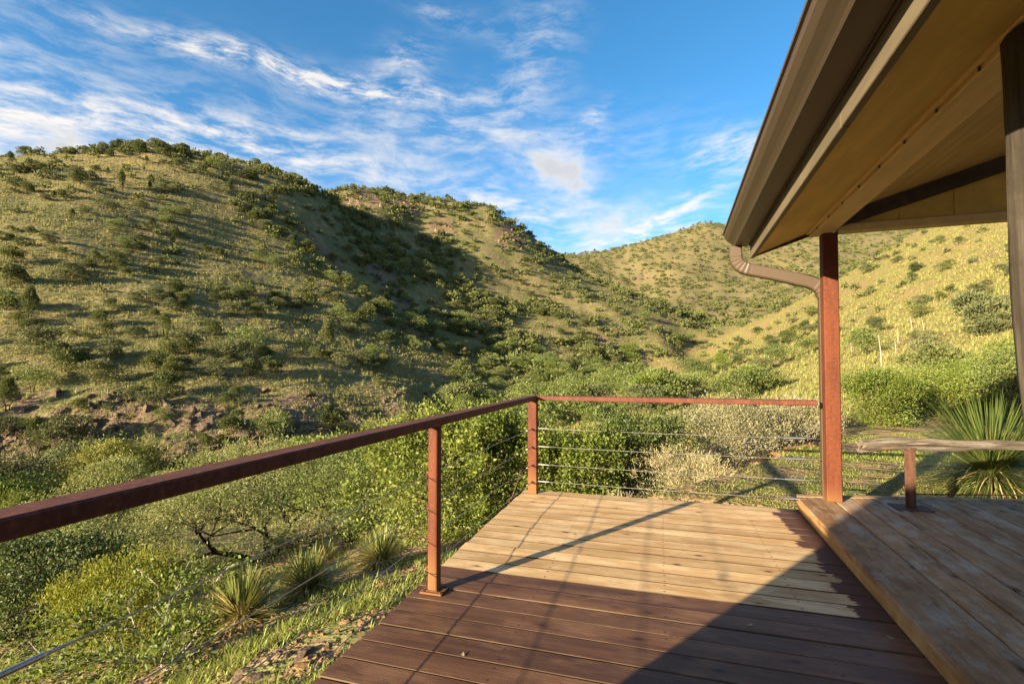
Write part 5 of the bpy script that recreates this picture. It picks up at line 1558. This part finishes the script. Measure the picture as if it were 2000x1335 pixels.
def build_rocks():
    rng = np.random.RandomState(9); rnd = random.Random(9)
    near = [rock_mesh(600 + i, MT['redrock'], 0.62) for i in range(4)] + [rock_mesh(610 + i, MT['rock'], 0.6) for i in range(3)]
    k = 0
    # stones among the grass below the deck edge
    for i in range(70):
        px = rnd.uniform(330, 800); py = rnd.uniform(1130, 1335)
        if py < 1335 - (px - 330) * 0.0 - 260: continue
        p = cast(px, py)
        if p is None: continue
        u, v = to_frame(p[0], p[1], A_D)
        if v > -1.55: continue
        s = rnd.uniform(0.05, 0.13) * (1.25 if rnd.random() < 0.15 else 1)
        o = obj('stone', near[rnd.randrange(7)], None, (p[0], p[1], p[2] - s * 0.02), (rnd.uniform(-.3, .3), rnd.uniform(-.3, .3), rnd.uniform(0, 6.28)), (s * rnd.uniform(.9, 1.5), s, s))
        big = 'larger' if s > 0.10 else 'small'
        near_to = 'under the pale-twigged shrub' if px < 440 else 'below the browned sotol' if px < 540 else 'below the middle sotol' if px < 640 else 'along the deck edge'
        row = 'at the picture bottom' if py > 1290 else 'midway' if py > 1230 else 'higher up'
        tag(o, f'{big} loose orange-brown stone {near_to}, {row}', 'stone', 'loose stones below the deck edge'); k += 1
    # pebbles between the larger stones
    ph = np.array([(0, 0, 1), (.9, 0, .2), (.28, .85, .2), (-.72, .53, .2), (-.72, -.53, .2), (.28, -.85, .2), (0, 0, -.6)]) * 0.5
    pf = np.array([(0, 1, 2), (0, 2, 3), (0, 3, 4), (0, 4, 5), (0, 5, 1), (6, 2, 1), (6, 3, 2), (6, 4, 3), (6, 5, 4), (6, 1, 5)])
    q = rng.uniform(250, 900, 2000); dd = np.exp(rng.uniform(math.log(2.7), math.log(9), 2000))
    xx = (q - 1000) / FOC * dd
    uu, vv = to_frame(xx, dd, A_D)
    okk = ((vv < -1.55) | (uu > 5.6)) & (fbm(xx / 0.8 + 3, dd / 0.8, 3) + rng.rand(2000) * 0.4 > 0.12)
    xx, dd = xx[okk], dd[okk]; m_ = len(xx)
    sz = rng.uniform(0.012, 0.05, m_)
    V, F = scatter(ph, pf, np.stack([xx, dd, ground_z(xx, dd) + 0.004], 1), rng.rand(m_) * 6.28, np.stack([sz * rng.uniform(.8, 1.6, m_), sz, sz * 0.8], 1))
    tag(obj('gravel', mesh_np('gravel', V, F, MT['redrock'])), 'orange-brown pebbles strewn on the slope below the deck', 'pebbles', kind='stuff')
    # orange stones edging the lawn bank
    lab = ['nearest', 'second', 'third', 'fourth', 'fifth', 'sixth', 'seventh', 'eighth', 'ninth', 'tenth', 'eleventh', 'twelfth']
    for i in range(12):
        t = i / 11
        u = 6.2 + t * 4.6; v = float(BANK(u)) + rnd.uniform(-.10, .02)
        x = u * math.sin(A_D) + v * math.cos(A_D); y = u * math.cos(A_D) - v * math.sin(A_D)
        s = rnd.uniform(0.20, 0.38)
        o = obj('edging_stone', near[i % 4], None, (x, y, float(ground_z(x, y)) + 0.02), (rnd.uniform(-.15, .15), rnd.uniform(-.15, .15), 1.2 + rnd.uniform(-.4, .4)), (s * 1.5, s, s * 0.62))
        tag(o, f'{lab[i]} orange stone from the deck in the bank edging the lawn' if i else 'orange stone nearest the deck in the bank edging the lawn', 'stone', 'orange stones edging the lawn')
    # outcrop rocks at the foot of the big hill
    crag = [rock_mesh(620 + i, MT['rock'], 1.0) for i in range(5)]
    n = 0
    for i in range(600):
        px = rnd.uniform(0, 920); py = rnd.uniform(760, 905)
        if px > 650: py = rnd.uniform(765, 850)
        p = cast(px, py, 30.0)
        if p is None or p[1] > 95: continue
        if fbm(np.array(p[0] / 14 + 2), np.array(p[1] / 10), 2) < 0.02 and rnd.random() > (0.45 if px > 520 else 0.2): continue
        s = rnd.uniform(0.55, 1.45)
        o = obj('outcrop_rock', crag[rnd.randrange(5)], None, (p[0], p[1], p[2] - 0.04 * s), (rnd.uniform(-.3, .3), rnd.uniform(-.4, .4), rnd.uniform(0, 6.28)), (s * rnd.uniform(.7, 1.9), s * rnd.uniform(.7, 1.2), s * rnd.uniform(.6, 1.2)))
        part = 'below the picture-edge junipers' if px < 230 else 'in the middle of the rocky foot' if px < 560 else 'beside the gully mouth' if px < 720 else 'above the round railing post'
        b = 'tall' if s > 1.0 else 'low'
        row = 'uppermost band' if py < 795 else 'middle band' if py < 835 else 'lower band' if py < 870 else 'lowest band'
        col = ('by the picture edge', 'by the tall pale juniper', 'under the olive juniper', 'under the spreading juniper', 'mid foot', 'by the olive juniper', 'by the gully', 'right of the gully', 'left of the round post', 'over the round post')[min(9, int(px / 92))]
        tag(o, f'{b} brown outcrop rock in {row}, {col}', 'rock', 'outcrop rocks at the foot of the big hill')
        n += 1
        if n >= 250: break
    # tan crags on the second ridge
    tan = [rock_mesh(640 + i, MT['cliff'], 1.0) for i in range(4)]
    m = 0
    for (cx, cy, rx, ry, cnt, lb) in ((700, 385, 48, 14, 26, 'where the second ridge starts'), (795, 400, 42, 18, 22, 'on the brow of the second ridge'), (1005, 462, 32, 26, 26, 'at the right shoulder of the second ridge'), (600, 352, 40, 7, 16, 'on the skyline beside the notch'), (870, 440, 26, 14, 8, 'below the brow of the second ridge')):
        for i in range(cnt):
            p = cast(cx + rnd.gauss(0, rx * 0.55), cy + rnd.gauss(0, ry * 0.55), 60.0)
            if p is None or p[1] > 420: continue
            s = rnd.uniform(2.0, 5.0) * (0.6 if p[1] < 290 else 1)
            o = obj('crag', tan[rnd.randrange(4)], None, (p[0], p[1], p[2] - 0.14 * s), (rnd.uniform(-.2, .2), rnd.uniform(-.2, .2), rnd.uniform(0, 6.28)), (s * rnd.uniform(.6, 1.0), s * rnd.uniform(.6, 1.0), s * rnd.uniform(.9, 1.7)))
            sz = 'tall' if s > 4.0 else 'mid-sized' if s > 3.0 else 'low'
            tag(o, f'{sz} tan crag {lb}', 'crag', f'tan crags {lb}'); m += 1
    print('rocks', k, n, m)


build_rocks()


# ------------------------------------------------------------------ dead flower stalks on the near slope
def build_stalks():
    rnd = random.Random(4)
    for (px, py, h, lab) in ((1722, 716, 62, 'tall pale dead flower stalk right of the tall post'), (1664, 690, 36, 'short bleached stalk beside the tall post'), (1755, 668, 30, 'thin dead stalk above the tall pale one'),
                             (1783, 650, 32, 'thin dead stalk high between post and log column'), (1806, 648, 26, 'thin stalk right of the pair on the slope'), (1750, 692, 26, 'leaning dead stalk near the leafy bush'), (1400, 700, 24, 'dead stalk on the slope above the far rail')):
        p = cast(px, py, 14.0)
        if p is None: continue
        H = h * p[1] / FOC; t = obj('flower_stalk', None, None, p); t.empty_display_size = 0.2
        tag(t, lab, 'stalk')
        lx = rnd.uniform(-.14, .14) * H
        mb = MB(); mb.tube([(0, 0, -0.1), (lx * 0.4, 0, H * 0.5), (lx, 0.02, H)], [0.045, 0.035, 0.02], 6); obj('stem', mb.mesh('stem', MT['bark_grey'], True), t)
        mb = MB()
        for k in range(5):
            z = H * (0.72 + 0.06 * k); a = k * 2.4
            mb.tube([(lx * z / H, 0, z), (lx * z / H + 0.09 * math.cos(a), 0.09 * math.sin(a), z + 0.07)], [0.018, 0.006], 5)
        obj('dried_flowers', mb.mesh('dried_flowers', MT['bark_brown']), t)


build_stalks()


# ------------------------------------------------------------------ tell look-alikes apart by their order from the left
def build_litter():
    rnd = random.Random(21)
    spots = ((1458, 1213, 0, 'pale fallen leaf on the dark boards inside the deck shadow'), (1728, 1237, 0, 'pale fallen leaf on dark boards close to the step'), (1120, 1040, 0, 'curled dry leaf on the pale boards by the cable shadow'), (905, 1270, 0, 'dry leaf on the dark boards near the side edge'))
    for (px, py, z, lab) in spots:
        d = CAMZ / ((py - 717) / FOC); x = (px - 1000) / FOC * d
        a = 0.014
        V = [(-a * 1.6, 0, 0.004), (0, -a * 0.7, 0.002), (a * 1.6, 0, 0.006), (0, a * 0.7, 0.002), (0, 0, 0.0005)]
        mb = MB(); mb.add(V, [(0, 1, 4), (1, 2, 4), (2, 3, 4), (3, 0, 4)])
        o = obj('fallen_leaf', mb.mesh('fallen_leaf', MT['leaf_straw']), None, (x, d, 0.001), (0, 0, rnd.uniform(0, 3)))
        tag(o, lab, 'leaf')


build_litter()


def order_labels():
    words = ['leftmost', 'second from left', 'third from left', 'fourth from left', 'fifth from left', 'sixth from left', 'seventh from left', 'eighth from left', 'ninth from left', 'tenth from left', 'eleventh from left', 'twelfth from left', 'thirteenth from left', 'fourteenth from left', 'fifteenth from left', 'sixteenth from left', 'seventeenth from left', 'eighteenth from left', 'nineteenth from left', 'twentieth from left']
    by = {}
    for o in S.objects:
        if o.parent is None and 'label' in o and 'group' in o: by.setdefault(o['label'], []).append(o)
    for lab, os_ in by.items():
        if 2 <= len(os_) <= 20:
            os_.sort(key=lambda o: o.location.x / max(o.location.y, 0.1))
            for k, o in enumerate(os_):
                w = 'rightmost' if k == len(os_) - 1 else words[k]
                t = w + ' ' + lab
                if len(t.split()) > 16: t = t.replace('dark green juniper', 'juniper').replace('olive green shrub', 'olive shrub').replace('rounded scrub oak', 'scrub oak').replace('bright green scrub oak', 'bright oak')
                if len(t.split()) > 16: t = t.replace(' thicket', '')
                if len(t.split()) <= 16: o['label'] = t


order_labels()
